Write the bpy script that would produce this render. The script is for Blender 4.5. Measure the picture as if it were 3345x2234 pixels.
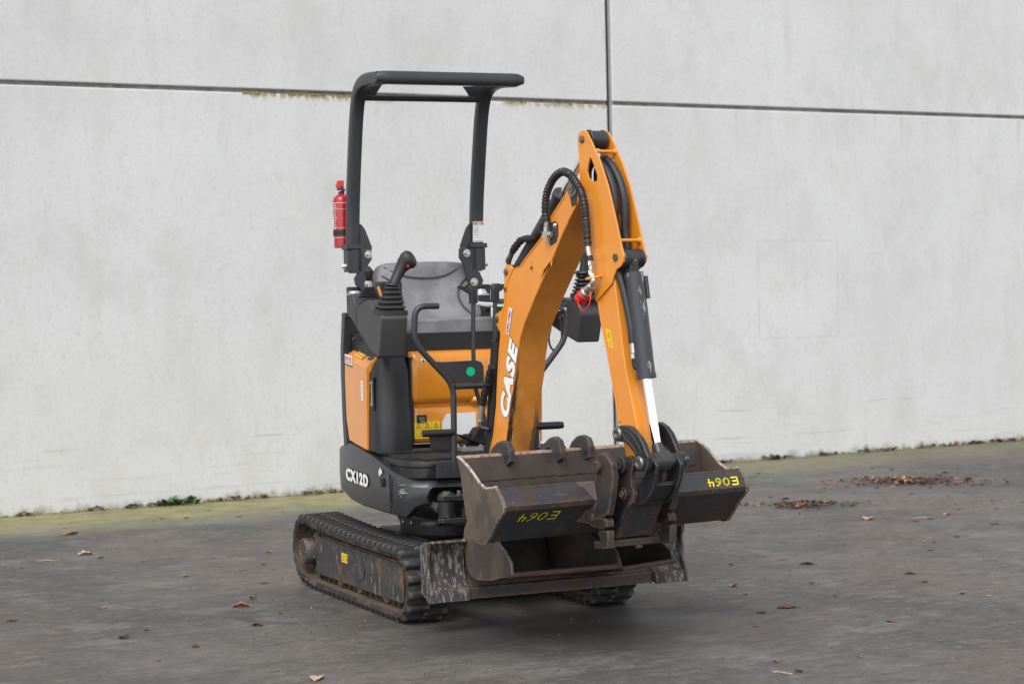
import bpy, bmesh, math, random
from mathutils import Matrix, Vector, noise as mnoise
R = math.radians
random.seed(7)
sc = bpy.context.scene
for o in list(bpy.data.objects): bpy.data.objects.remove(o)
COL = sc.collection

# ------------------------------------------------------------------ camera
cam = bpy.data.cameras.new('camera'); camo = bpy.data.objects.new('camera', cam); COL.objects.link(camo)
pitch, roll = 0.0232, 0.0223
fw = Vector((0, math.cos(pitch), -math.sin(pitch))); u0 = Vector((0, math.sin(pitch), math.cos(pitch))); r0 = Vector((1, 0, 0))
c_, s_ = math.cos(roll), math.sin(roll)
rt = c_*r0 - s_*u0; up = s_*r0 + c_*u0
M = Matrix.Identity(4)
for i in range(3): M[i][0] = rt[i]; M[i][1] = up[i]; M[i][2] = -fw[i]
M[0][3], M[1][3], M[2][3] = 0, 0, 1.28
camo.matrix_world = M
cam.lens = 70; cam.sensor_width = 36; cam.clip_start = .05; cam.clip_end = 1500
cam.dof.use_dof = True; cam.dof.focus_distance = 7.7; cam.dof.aperture_fstop = 5.0
sc.camera = camo

# ------------------------------------------------------------------ light: overcast day
SUN_EL, SUN_AZ = R(52), R(200)        # azimuth measured clockwise from +Y
w = bpy.data.worlds.new('World'); sc.world = w; w.use_nodes = True
nt = w.node_tree; bg = nt.nodes['Background']
sky = nt.nodes.new('ShaderNodeTexSky'); sky.sky_type = 'NISHITA'; sky.sun_disc = False
sky.sun_elevation = SUN_EL; sky.sun_rotation = SUN_AZ; sky.dust_density = 1.0; sky.ozone_density = 1.0; sky.air_density = 1.0
hs = nt.nodes.new('ShaderNodeHueSaturation'); hs.inputs['Saturation'].default_value = .14
nt.links.new(sky.outputs[0], hs.inputs['Color']); nt.links.new(hs.outputs[0], bg.inputs[0])
bg.inputs[1].default_value = 0.15
sun = bpy.data.lights.new('sun', 'SUN'); sun.energy = 1.1; sun.angle = R(28); sun.color = (1, .975, .94)
suno = bpy.data.objects.new('sun', sun); COL.objects.link(suno)
sd = Vector((math.sin(SUN_AZ)*math.cos(SUN_EL), math.cos(SUN_AZ)*math.cos(SUN_EL), math.sin(SUN_EL)))
suno.rotation_euler = sd.to_track_quat('Z', 'Y').to_euler(); suno.location = sd*20
vs = sc.view_settings; vs.view_transform = 'Standard'; vs.look = 'None'; vs.gamma = 1; vs.use_curve_mapping = False
vs.exposure = 0.92

# ------------------------------------------------------------------ frames
def FM(o, yaw):
    a = R(yaw); m = Matrix.Identity(4)
    x = (math.sin(a), -math.cos(a), 0); y = (math.cos(a), math.sin(a), 0)
    for i in range(3): m[i][0] = x[i]; m[i][1] = y[i]; m[i][3] = o[i]
    return m
UF = FM((-0.2015, 8.4485, 0), 24.2)                     # undercarriage: x forward, y to the machine's left, z up
HF = FM(UF @ Vector((-.15, 0, 0)), 22.0)                # upper body on its slewing ring
BF = FM(HF @ Vector((.60, -.04, 0)), 31.5)              # boom, arm and bucket, swung on the swing post

# ------------------------------------------------------------------ mesh helpers
class MB:
    def __init__(s): s.v = []; s.f = []; s.m = []; s.mi = 0
    def face(s, f): s.f.append(tuple(f)); s.m.append(s.mi)
    def add(s, vs, fs):
        b = len(s.v); s.v += [tuple(p) for p in vs]
        for f in fs: s.face([i+b for i in f])
        return s
    def box(s, x0, x1, y0, y1, z0, z1):
        return s.add([(x0,y0,z0),(x1,y0,z0),(x1,y1,z0),(x0,y1,z0),(x0,y0,z1),(x1,y0,z1),(x1,y1,z1),(x0,y1,z1)],
                     [(0,3,2,1),(4,5,6,7),(0,1,5,4),(1,2,6,5),(2,3,7,6),(3,0,4,7)])
    def prism(s, pts, ax, a, b):
        """pts: 2D outline in the two other axes, extruded along axis ax from a to b"""
        n = len(pts)
        def P(p, t): q = [0,0,0]; k = [i for i in range(3) if i != ax]; q[k[0]] = p[0]; q[k[1]] = p[1]; q[ax] = t; return q
        area = sum(pts[i][0]*pts[(i+1) % n][1]-pts[(i+1) % n][0]*pts[i][1] for i in range(n))
        flip = (area > 0) == (ax == 1)
        if a > b: a, b = b, a
        vs = [P(p, a) for p in pts]+[P(p, b) for p in pts]
        fs = [list(range(n))[::-1], [i+n for i in range(n)]]+[[i, (i+1) % n, (i+1) % n+n, i+n] for i in range(n)]
        if flip: fs = [f[::-1] for f in fs]
        return s.add(vs, fs)
    def loft(s, rings, cap=True, closed=False):
        n = len(rings[0]); b = len(s.v)
        for r in rings: s.v += [tuple(p) for p in r]
        k = len(rings)
        for j in range(k if closed else k-1):
            j2 = (j+1) % k
            for i in range(n): s.face([b+j*n+i, b+j*n+(i+1) % n, b+j2*n+(i+1) % n, b+j2*n+i])
        if cap and not closed:
            s.face([b+i for i in range(n)][::-1]); s.face([b+(k-1)*n+i for i in range(n)])
        return s
    def tube(s, path, r, n=12, cap=True, flat=None):
        path = [Vector(p) for p in path]; rs = r if isinstance(r, (list, tuple)) else [r]*len(path)
        rings = []; prev = None
        for i, p in enumerate(path):
            t = (path[min(i+1, len(path)-1)]-path[max(i-1, 0)]).normalized()
            if prev is None:
                a = Vector((0,0,1)) if abs(t.z) < .9 else Vector((1,0,0)); u = t.cross(a).normalized()
            else:
                u = (prev-t*prev.dot(t)).normalized()
            prev = u; v = t.cross(u)
            rings.append([p+(u*math.cos(2*math.pi*k/n)+v*math.sin(2*math.pi*k/n))*rs[i] for k in range(n)])
        return s.loft(rings, cap)
    def cyl(s, p0, p1, r, n=20, r2=None): return s.tube([p0, p1], [r, r if r2 is None else r2], n)
    def lathe(s, o, d, prof, n=20):
        o = Vector(o); d = Vector(d).normalized()
        a = Vector((0,0,1)) if abs(d.z) < .9 else Vector((1,0,0)); u = d.cross(a).normalized(); v = d.cross(u)
        return s.loft([[o+d*h+(u*math.cos(2*math.pi*k/n)+v*math.sin(2*math.pi*k/n))*max(r, 1e-4) for k in range(n)] for h, r in prof])
    def bolt(s, p, d, r, h=.008):          # washer and hexagon head
        p = Vector(p); d = Vector(d).normalized()
        s.lathe(p, d, [(0, r*1.5), (h*.35, r*1.5)], 16); s.lathe(p+d*h*.35, d, [(0, r), (h*.8, r), (h, r*.8)], 6); return s
    def plate(s, o, xd, yd, pts, th):
        o = Vector(o); xd = Vector(xd).normalized(); yd = Vector(yd).normalized(); nn = xd.cross(yd)
        n = len(pts); vs = [o+xd*p[0]+yd*p[1]+nn*t for t in (0, th) for p in pts]
        ar = sum(pts[i][0]*pts[(i+1) % n][1]-pts[(i+1) % n][0]*pts[i][1] for i in range(n))
        fs = [list(range(n))[::-1], [i+n for i in range(n)]]+[[i, (i+1) % n, (i+1) % n+n, i+n] for i in range(n)]
        if ar < 0: fs = [f[::-1] for f in fs]
        return s.add(vs, fs)
    def rect(s, o, xd, yd, x0, x1, y0, y1, th): return s.plate(o, xd, yd, [(x0,y0),(x1,y0),(x1,y1),(x0,y1)], th)
    def text(s, txt, o, xd, yd, size, ext=.0006, off=0, shear=0, align='LEFT', sx=1, sp=1):
        cu = bpy.data.curves.new('t', 'FONT'); cu.body = txt; cu.size = size; cu.extrude = ext; cu.offset = off; cu.shear = shear
        cu.align_x = align; cu.resolution_u = 4; cu.space_character = sp
        ob = bpy.data.objects.new('t', cu); me = bpy.data.meshes.new_from_object(ob)
        o = Vector(o); xd = Vector(xd).normalized(); yd = Vector(yd).normalized(); nn = xd.cross(yd)
        s.add([o+xd*v.co.x*sx+yd*v.co.y+nn*v.co.z for v in me.vertices], [list(p.vertices) for p in me.polygons])
        bpy.data.objects.remove(ob); bpy.data.meshes.remove(me); bpy.data.curves.remove(cu); return s

def catmull(P, n=6, closed=False):
    P = [Vector(p) for p in P]; out = []; k = len(P)
    for i in range(k if closed else k-1):
        g = lambda j: P[j % k] if closed else P[max(0, min(k-1, j))]
        a, b, c, d = g(i-1), g(i), g(i+1), g(i+2)
        for t in range(n):
            t /= n
            out.append(.5*((2*b)+(c-a)*t+(2*a-5*b+4*c-d)*t*t+(3*b-a-3*c+d)*t**3))
    if not closed: out.append(P[-1])
    return out

def fillet(P, r, n=4):
    """round the corners of an open 3D polyline"""
    P = [Vector(p) for p in P]; out = [P[0]]
    for i in range(1, len(P)-1):
        a, b, c = P[i-1], P[i], P[i+1]; rr = min(r, (a-b).length*.48, (c-b).length*.48)
        p, q = b+(a-b).normalized()*rr, b+(c-b).normalized()*rr
        for k in range(n+1): t = k/n; out.append((1-t)**2*p+2*t*(1-t)*b+t*t*q)
    return out+[P[-1]]

WM = {}
def put(o, parent, Mw):
    COL.objects.link(o)
    WM[o.name] = Mw
    if parent is not None:
        o.parent = parent; o.matrix_basis = WM[parent.name].inverted() @ Mw
    else: o.matrix_basis = Mw
    return o
def tag(o, label=None, cat=None, group=None, kind=None):
    if label: o['label'] = label
    if cat: o['category'] = cat
    if group: o['group'] = group
    if kind: o['kind'] = kind
    return o
def empty(name, Mw, label, cat, group=None):
    o = bpy.data.objects.new(name, None); o.empty_display_size = .1
    put(o, None, Mw); return tag(o, label, cat, group)
def mesh(name, mb, mats, ang=35, recalc=False):
    me = bpy.data.meshes.new(name); me.from_pydata(mb.v, [], mb.f)
    mats = mats if isinstance(mats, (list, tuple)) else [mats]
    for m in mats: me.materials.append(m)
    for p, i in zip(me.polygons, mb.m): p.material_index = i; p.use_smooth = True
    if recalc:
        bm = bmesh.new(); bm.from_mesh(me); bmesh.ops.recalc_face_normals(bm, faces=bm.faces); bm.to_mesh(me); bm.free()
    me.set_sharp_from_angle(angle=R(ang)); me.update()
    return me
def obj(name, mb, mats, parent=None, Mw=None, bevel=0, ang=35, label=None, seg=2, recalc=False, kind=None):
    Mw = Mw if Mw is not None else (WM[parent.name] if parent else Matrix.Identity(4))
    o = bpy.data.objects.new(name, mesh(name, mb, mats, ang, recalc)); put(o, parent, Mw)
    if bevel:
        b = o.modifiers.new('bevel', 'BEVEL'); b.width = bevel; b.segments = seg; b.limit_method = 'ANGLE'; b.angle_limit = R(32); b.harden_normals = True; b.use_clamp_overlap = True
    if label: o['label'] = label
    if kind: o['kind'] = kind
    return o

# ------------------------------------------------------------------ materials
def lin(c): return tuple(((x/255)/12.92 if x/255 <= .04045 else ((x/255+.055)/1.055)**2.4) for x in c)
def mat(name, col, rough=.5, metal=0, layers=(), bump=0, bscale=60, spec=.5, coat=0, edge=None, var=.08, vscale=5):
    """col: linear base.  layers: (scale, lo, hi, colour, rough, stretch xyz, detail, amount)"""
    m = bpy.data.materials.new(name); m.use_nodes = True; nt = m.node_tree; N = nt.nodes; L = nt.links
    bs = N['Principled BSDF']; bs.inputs['Metallic'].default_value = metal; bs.inputs['Specular IOR Level'].default_value = spec
    if coat: bs.inputs['Coat Weight'].default_value = coat; bs.inputs['Coat Roughness'].default_value = .15
    tc = N.new('ShaderNodeTexCoord'); co = tc.outputs['Object']
    def noise(scale, st=(1,1,1), det=6, off=0):
        mp = N.new('ShaderNodeMapping'); mp.inputs['Scale'].default_value = st; mp.inputs['Location'].default_value = (off, off*.7, off*.3); L.new(co, mp.inputs[0])
        n = N.new('ShaderNodeTexNoise'); n.inputs['Scale'].default_value = scale; n.inputs['Detail'].default_value = det; n.inputs['Roughness'].default_value = .62; L.new(mp.outputs[0], n.inputs[0]); return n.outputs[0]
    def ramp(v, lo, hi):
        r = N.new('ShaderNodeMapRange'); r.inputs[1].default_value = lo; r.inputs[2].default_value = hi; r.interpolation_type = 'SMOOTHSTEP'; L.new(v, r.inputs[0]); return r.outputs[0]
    def mix(f, a, b, typ='RGBA', bl='MIX'):
        x = N.new('ShaderNodeMix'); x.data_type = typ
        if typ == 'RGBA':
            x.blend_type = bl; i, o = (6, 7), 2
        else: i, o = (2, 3), 0
        for s, val in ((0, f), (i[0], a), (i[1], b)):
            if hasattr(val, 'is_output'): L.new(val, x.inputs[s])
            else: x.inputs[s].default_value = (*val, 1) if isinstance(val, (tuple, list)) else val
        return x.outputs[o]
    def mul(a, b):
        x = N.new('ShaderNodeMath'); x.operation = 'MULTIPLY'
        for s, val in ((0, a), (1, b)):
            if hasattr(val, 'is_output'): L.new(val, x.inputs[s])
            else: x.inputs[s].default_value = val
        return x.outputs[0]
    c = tuple(col)
    if var:
        nv = ramp(noise(vscale, det=5, off=3), .3, .7); c = mix(nv, tuple(x*(1-var) for x in col), tuple(min(1, x*(1+var)) for x in col))
    r = rough
    for i, ly in enumerate(layers):
        s, lo, hi, lc, lr = ly[:5]; st = ly[5] if len(ly) > 5 else (1,1,1); det = ly[6] if len(ly) > 6 else 6; am = ly[7] if len(ly) > 7 else 1
        f = mul(ramp(noise(s, st, det, 11+i*7.3), lo, hi), am)
        c = mix(f, c, tuple(lc)); r = mix(f, r, lr, 'FLOAT')
    if edge:                                              # worn edges: where a rounded normal differs from the true one
        ec, wdt, er = edge
        bv = N.new('ShaderNodeBevel'); bv.samples = 4; bv.inputs[0].default_value = wdt
        ge = N.new('ShaderNodeNewGeometry'); dt = N.new('ShaderNodeVectorMath'); dt.operation = 'DOT_PRODUCT'
        L.new(bv.outputs[0], dt.inputs[0]); L.new(ge.outputs['True Normal'], dt.inputs[1])
        f = ramp(dt.outputs['Value'], .995, .90); f = mul(f, ramp(noise(45, det=4, off=2), .35, .6))
        c = mix(f, c, tuple(ec)); r = mix(f, r, er, 'FLOAT')
    if hasattr(c, 'is_output'): L.new(c, bs.inputs['Base Color'])
    else: bs.inputs['Base Color'].default_value = (*c, 1)
    if hasattr(r, 'is_output'): L.new(r, bs.inputs['Roughness'])
    else: bs.inputs['Roughness'].default_value = r
    if bump:
        b = N.new('ShaderNodeBump'); b.inputs['Strength'].default_value = bump; b.inputs['Distance'].default_value = .004
        L.new(noise(bscale, det=6, off=9), b.inputs['Height']); L.new(b.outputs[0], bs.inputs['Normal'])
    return m
RUST = (.065, .032, .02); RUSTB = (.16, .062, .022); SCR = (.30, .29, .26); DUST = (.17, .115, .065)
OR = (.69, .245, .020)
M_or = mat('orange_paint', OR, .30, coat=.55, var=.03, layers=[(90, .70, .74, (.12,.07,.04), .6, (1,1,1), 3, .7)])
M_orw = mat('orange_boom_paint', OR, .34, coat=.4, var=.04, layers=[(22, .71, .74, (.05,.03,.02), .6, (1,1,1), 6, .8), (60, .70, .73, (.45,.30,.15), .5, (1,1,.4), 5, .6)])
M_orscr = mat('scraped_orange_paint', (.62, .225, .028), .5, var=.12, vscale=9, layers=[
    (5, .50, .62, (.42, .17, .04), .6, (1,1,1), 5, .6), (16, .60, .66, (.55,.33,.13), .6, (1,1,.5), 7, .6), (14, .66, .69, (.06,.035,.02), .6, (1,1,1), 7, .9)])
M_dk = mat('dark_grey_paint', (.027,.029,.033), .42, var=.08, layers=[(30, .68, .74, (.10,.09,.085), .6, (1,1,1), 5, .5), (110, .70, .76, (.2,.19,.18), .6, (1,1,1), 2, .5)], bump=.08, bscale=140)
M_skirt = mat('charcoal_counterweight_paint', (.023,.024,.027), .30, var=.1, layers=[(9, .60, .72, (.050,.046,.042), .55, (1,1,1), 8, .5), (38, .71, .75, (.45,.43,.40), .6, (.3,.3,1.6), 4, .7)], bump=.05, bscale=90)
M_con = mat('grey_console_plastic', (.048,.048,.050), .55, var=.06, layers=[(5, .5, .75, (.066,.065,.064), .6, (1,1,1), 4, .5)], bump=.15, bscale=420)
M_blk = mat('black_plastic', (.012,.012,.013), .5, var=.15, layers=[(12, .55, .75, (.045,.042,.04), .65, (1,1,1), 6, .6)], bump=.1, bscale=200)
M_pil = mat('black_moulded_cover', (.014,.015,.017), .45, var=.15, layers=[(7, .52, .72, (.032,.033,.036), .55, (1,1,.4), 7, .7), (60, .72, .76, (.25,.24,.22), .6, (1,1,.3), 3, .5)], bump=.05)
M_void = mat('black_chassis_steel', (.012,.012,.013), .5, var=.2, layers=[(10, .6, .75, (.05,.04,.035), .7, (1,1,1), 6, .6)])
M_rub = mat('track_rubber', (.015,.015,.016), .75, var=.2, vscale=14, layers=[(7, .46, .60, (.052,.040,.032), .9, (1,1,1), 8, .9), (24, .55, .62, (.13,.10,.08), .95, (1,1,1), 6, .6)], bump=.5, bscale=70)
M_rubin = mat('dusty_inner_rubber', (.085,.058,.034), .9, var=.3, vscale=20, layers=[(20, .5, .65, (.045,.035,.028), .9, (1,1,1), 6, .8)], bump=.5, bscale=90)
M_frm = mat('worn_track_frame_paint', (.034,.035,.038), .5, var=.2, vscale=9, layers=[
    (6, .47, .60, (.075,.054,.042), .8, (1,1,1), 8, .8), (17, .57, .62, (.15,.075,.04), .7, (1,1,.6), 8, .8), (34, .60, .65, (.24,.215,.185), .6, (1,1,.5), 6, .7)], bump=.25, bscale=50, edge=((.16,.10,.07), .006, .7))
M_dst = mat('brown_dust_on_steel', DUST, .95, var=.3, vscale=20, layers=[(9, .5, .7, (.06,.05,.042), .9, (1,1,1), 6, .7)], bump=.4)
M_bkt = mat('worn_blue_grey_bucket_paint', (.026,.029,.035), .40, var=.2, vscale=6, layers=[
    (4.5, .46, .58, (.040,.027,.021), .5, (1,1,1), 8, .85), (13, .54, .60, (.060,.034,.023), .7, (1,1,1), 8, .85), (34, .63, .68, (.070,.072,.078), .5, (1,.4,1), 7, .5), (50, .60, .66, (.085,.080,.078), .45, (1,.12,1), 6, .55), (85, .68, .72, (.30,.27,.24), .6, (1,1,1), 3, .6)], bump=.25, bscale=60, edge=((.12,.065,.042), .014, .65))
M_bki = mat('rusty_bucket_inside', (.036,.025,.021), .55, var=.25, vscale=8, layers=[(5, .48, .62, (.052,.038,.031), .75, (1,1,1), 8, .8), (90, .62, .7, (.085,.066,.054), .8, (1,1,1), 4, .6)], bump=.3, bscale=140)
M_bks = mat('scoured_bucket_side', (.092,.068,.050), .55, var=.25, vscale=5, layers=[(6, .48, .60, (.052,.040,.033), .6, (1,1,.6), 7, .85), (5, .56, .60, (.060,.062,.066), .42, (1,1,1), 7, .9), (18, .62, .67, (.030,.022,.018), .6, (1,1,.3), 7, .8), (90, .66, .72, (.30,.25,.2), .7, (1,1,1), 3, .6)], bump=.25, bscale=80, edge=((.40,.34,.29), .006, .45))
M_lip = mat('bright_worn_cutting_edge', (.40,.28,.20), .5, .2, var=.25, vscale=20, layers=[(60, .48, .60, (.17,.10,.07), .7, (1,1,1), 4, .8), (14, .6, .7, (.16,.08,.045), .7, (1,1,1), 6, .7)], bump=.3, bscale=160)
M_rim = mat('bright_worn_rim', (.42,.36,.31), .45, .3, var=.3, vscale=30, layers=[(30, .52, .60, (.10,.06,.042), .7, (1,1,1), 6, .9)], bump=.3)
M_steel = mat('rusty_dark_steel', (.040,.034,.031), .5, .2, var=.25, vscale=9, layers=[(8, .52, .64, (.065,.038,.027), .7, (1,1,1), 7, .8), (60, .66, .72, (.16,.12,.095), .7, (1,1,1), 4, .5)], bump=.3, bscale=90, edge=((.13,.080,.055), .014, .65))
M_ear = mat('worn_hanger_paint', (.027,.029,.033), .42, var=.2, vscale=9, layers=[(8, .50, .62, (.045,.030,.023), .6, (1,1,1), 8, .8), (60, .66, .72, (.14,.10,.08), .7, (1,1,1), 4, .5)], bump=.3, bscale=90, edge=((.13,.075,.05), .022, .65))
M_cast = mat('greasy_black_casting', (.017,.018,.020), .36, .1, var=.2, vscale=10, layers=[(14, .58, .68, (.085,.055,.042), .55, (1,1,1), 6, .7)], bump=.3, bscale=60, edge=((.085,.078,.080), .010, .4))
M_weld = mat('dark_weld', (.020,.014,.012), .5, var=.3)
M_rustin = mat('dark_rusty_edge', (.075,.032,.018), .6, var=.3, vscale=14, layers=[(30, .5, .65, (.03,.016,.011), .7, (1,1,1), 6, .8)], bump=.3)
M_blade = mat('scraped_blade_paint', (.038,.038,.040), .45, var=.2, layers=[(30, .50, .54, (.046,.029,.022), .75, (1,1,.40), 9, .95), (70, .515, .575, (.24,.235,.225), .5, (1,1,.28), 9, .65), (22, .60, .66, (.05,.024,.015), .75, (1,1,.6), 8, .9)], bump=.35, bscale=60, edge=((.14,.075,.045), .01, .7))
M_blades = mat('brown_blade_steel', (.045,.031,.029), .6, var=.2, layers=[(8, .52, .66, (.065,.034,.024), .75, (1,1,1), 7, .8), (70, .64, .70, (.16,.13,.12), .7, (1,1,1), 4, .5)], bump=.35, bscale=70, edge=((.26,.17,.11), .01, .65))
M_chr = mat('chrome', (.82,.83,.85), .08, 1, var=0)
M_zinc = mat('zinc_plated_steel', (.55,.54,.50), .3, .9, var=.15, vscale=40)
M_yz = mat('yellow_passivated_steel', (.36,.34,.22), .35, .8, var=.15, vscale=40)
M_pin = mat('worn_pin_steel', (.16,.15,.13), .4, .7, var=.3, vscale=50, layers=[(40, .55, .65, (.08,.055,.035), .7)])
M_hose = mat('hose_rubber', (.022,.022,.024), .5, var=.2, vscale=20, layers=[(15, .6, .7, (.07,.06,.05), .8, (1,1,1), 5, .5)])
M_wrap = mat('spiral_hose_guard', (.016,.016,.018), .28, var=.2)
M_fab = mat('black_hose_sleeve', (.016,.015,.015), .9, var=.3, bump=.6, bscale=60)
M_seat = mat('grey_vinyl_seat', (.160,.160,.169), .55, var=.1, vscale=9, layers=[(6, .42, .66, (.26,.255,.26), .7, (1,1,1), 6, .8), (9, .55, .7, (.12,.12,.128), .6, (1,1,1), 6, .5)], bump=.12, bscale=300)
M_seam = mat('seat_welt', (.055,.055,.06), .6, var=.1)
M_red = mat('red_lacquer', (.36,.008,.010), .25, coat=.3, var=.04)
M_redp = mat('red_plastic', (.62,.018,.015), .35, var=.05)
M_wht = mat('white_print', (.78,.78,.76), .5, var=.03)
M_whtd = mat('scuffed_white_sticker', (.74,.74,.74), .5, var=.04, layers=[(9, .63, .66, (.40,.40,.41), .5, (3,3,.6), 6, .8)])
M_ink = mat('black_print_and_shade', (.015,.015,.016), .5, var=0)
M_yel = mat('yellow_sticker', (.78,.52,.02), .45, var=.05)
M_yels = mat('faded_yellow_sticker', (.78,.48,.09), .45, var=.05)
M_crim = mat('red_print', (.50,.015,.04), .5, var=0)
M_grn = mat('green_sticker', (.0,.42,.19), .4, var=.02)
M_chalk = mat('yellow_paint_marker', (.80,.70,.015), .6, var=.1, layers=[(160, .66, .7, (.12,.1,.03), .6, (1,1,1), 3, .8)])
M_scuff = mat('bare_scrape', (.42,.40,.37), .6, var=.3, vscale=60)
M_oil = mat('dark_grease', (.022,.014,.010), .5, var=.4, vscale=30, layers=[(40, .5, .62, (.12,.07,.035), .6, (1,1,.5), 6, .7)])
M_lcd = mat('grey_display', (.10,.12,.12), .3, var=0)
M_alu = mat('bare_aluminium', (.50,.51,.52), .35, .8, var=.15, vscale=30)

# ================================================================== SETTING
WFr = Matrix.Identity(4); wa = R(30.13)       # x along the wall, y into it, z up
for i, c in enumerate(((math.cos(wa), math.sin(wa), 0), (-math.sin(wa), math.cos(wa), 0), (0,0,1))):
    for k in range(3): WFr[k][i] = c[k]
WFr[0][3], WFr[1][3] = -3.142, 12.104
WI = WFr.inverted()

def shader(name):
    m = bpy.data.materials.new(name); m.use_nodes = True; nt = m.node_tree; N = nt.nodes; L = nt.links
    class S: pass
    s = S(); s.m = m; s.N = N; s.L = L; s.bs = N['Principled BSDF']; s.tc = N.new('ShaderNodeTexCoord').outputs['Object']
    def lk(v, inp):
        if hasattr(v, 'is_output'): L.new(v, inp)
        else: inp.default_value = (*v, 1) if isinstance(v, (tuple, list)) and len(v) == 3 and inp.type == 'RGBA' else v
    s.lk = lk
    def noise(sc_, st=(1,1,1), det=6, off=(0,0,0), rg=.6, typ='n'):
        mp = N.new('ShaderNodeMapping'); mp.inputs['Scale'].default_value = st; mp.inputs['Location'].default_value = off; L.new(s.tc, mp.inputs[0])
        n = N.new('ShaderNodeTexNoise'); n.inputs['Scale'].default_value = sc_; n.inputs['Detail'].default_value = det; n.inputs['Roughness'].default_value = rg; L.new(mp.outputs[0], n.inputs[0]); return n.outputs[0]
    s.noise = noise
    def ramp(v, lo, hi, a=0, b=1):
        r = N.new('ShaderNodeMapRange'); r.interpolation_type = 'SMOOTHSTEP'
        for i, x in enumerate((v, lo, hi, a, b)): lk(x, r.inputs[i])
        return r.outputs[0]
    s.ramp = ramp
    def mth(op, *a):
        x = N.new('ShaderNodeMath'); x.operation = op
        for i, v in enumerate(a): lk(v, x.inputs[i])
        return x.outputs[0]
    s.m_ = mth
    def mix(f, a, b):
        x = N.new('ShaderNodeMix'); x.data_type = 'RGBA'; lk(f, x.inputs[0]); lk(a, x.inputs[6]); lk(b, x.inputs[7]); return x.outputs[2]
    s.mix = mix
    sp = N.new('ShaderNodeSeparateXYZ'); L.new(s.tc, sp.inputs[0]); s.x, s.y, s.z = sp.outputs
    def bump(h, st, dist):
        b = N.new('ShaderNodeBump'); lk(st, b.inputs['Strength']); b.inputs['Distance'].default_value = dist; L.new(h, b.inputs['Height']); L.new(b.outputs[0], s.bs.inputs['Normal'])
    s.bump = bump
    return s

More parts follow.
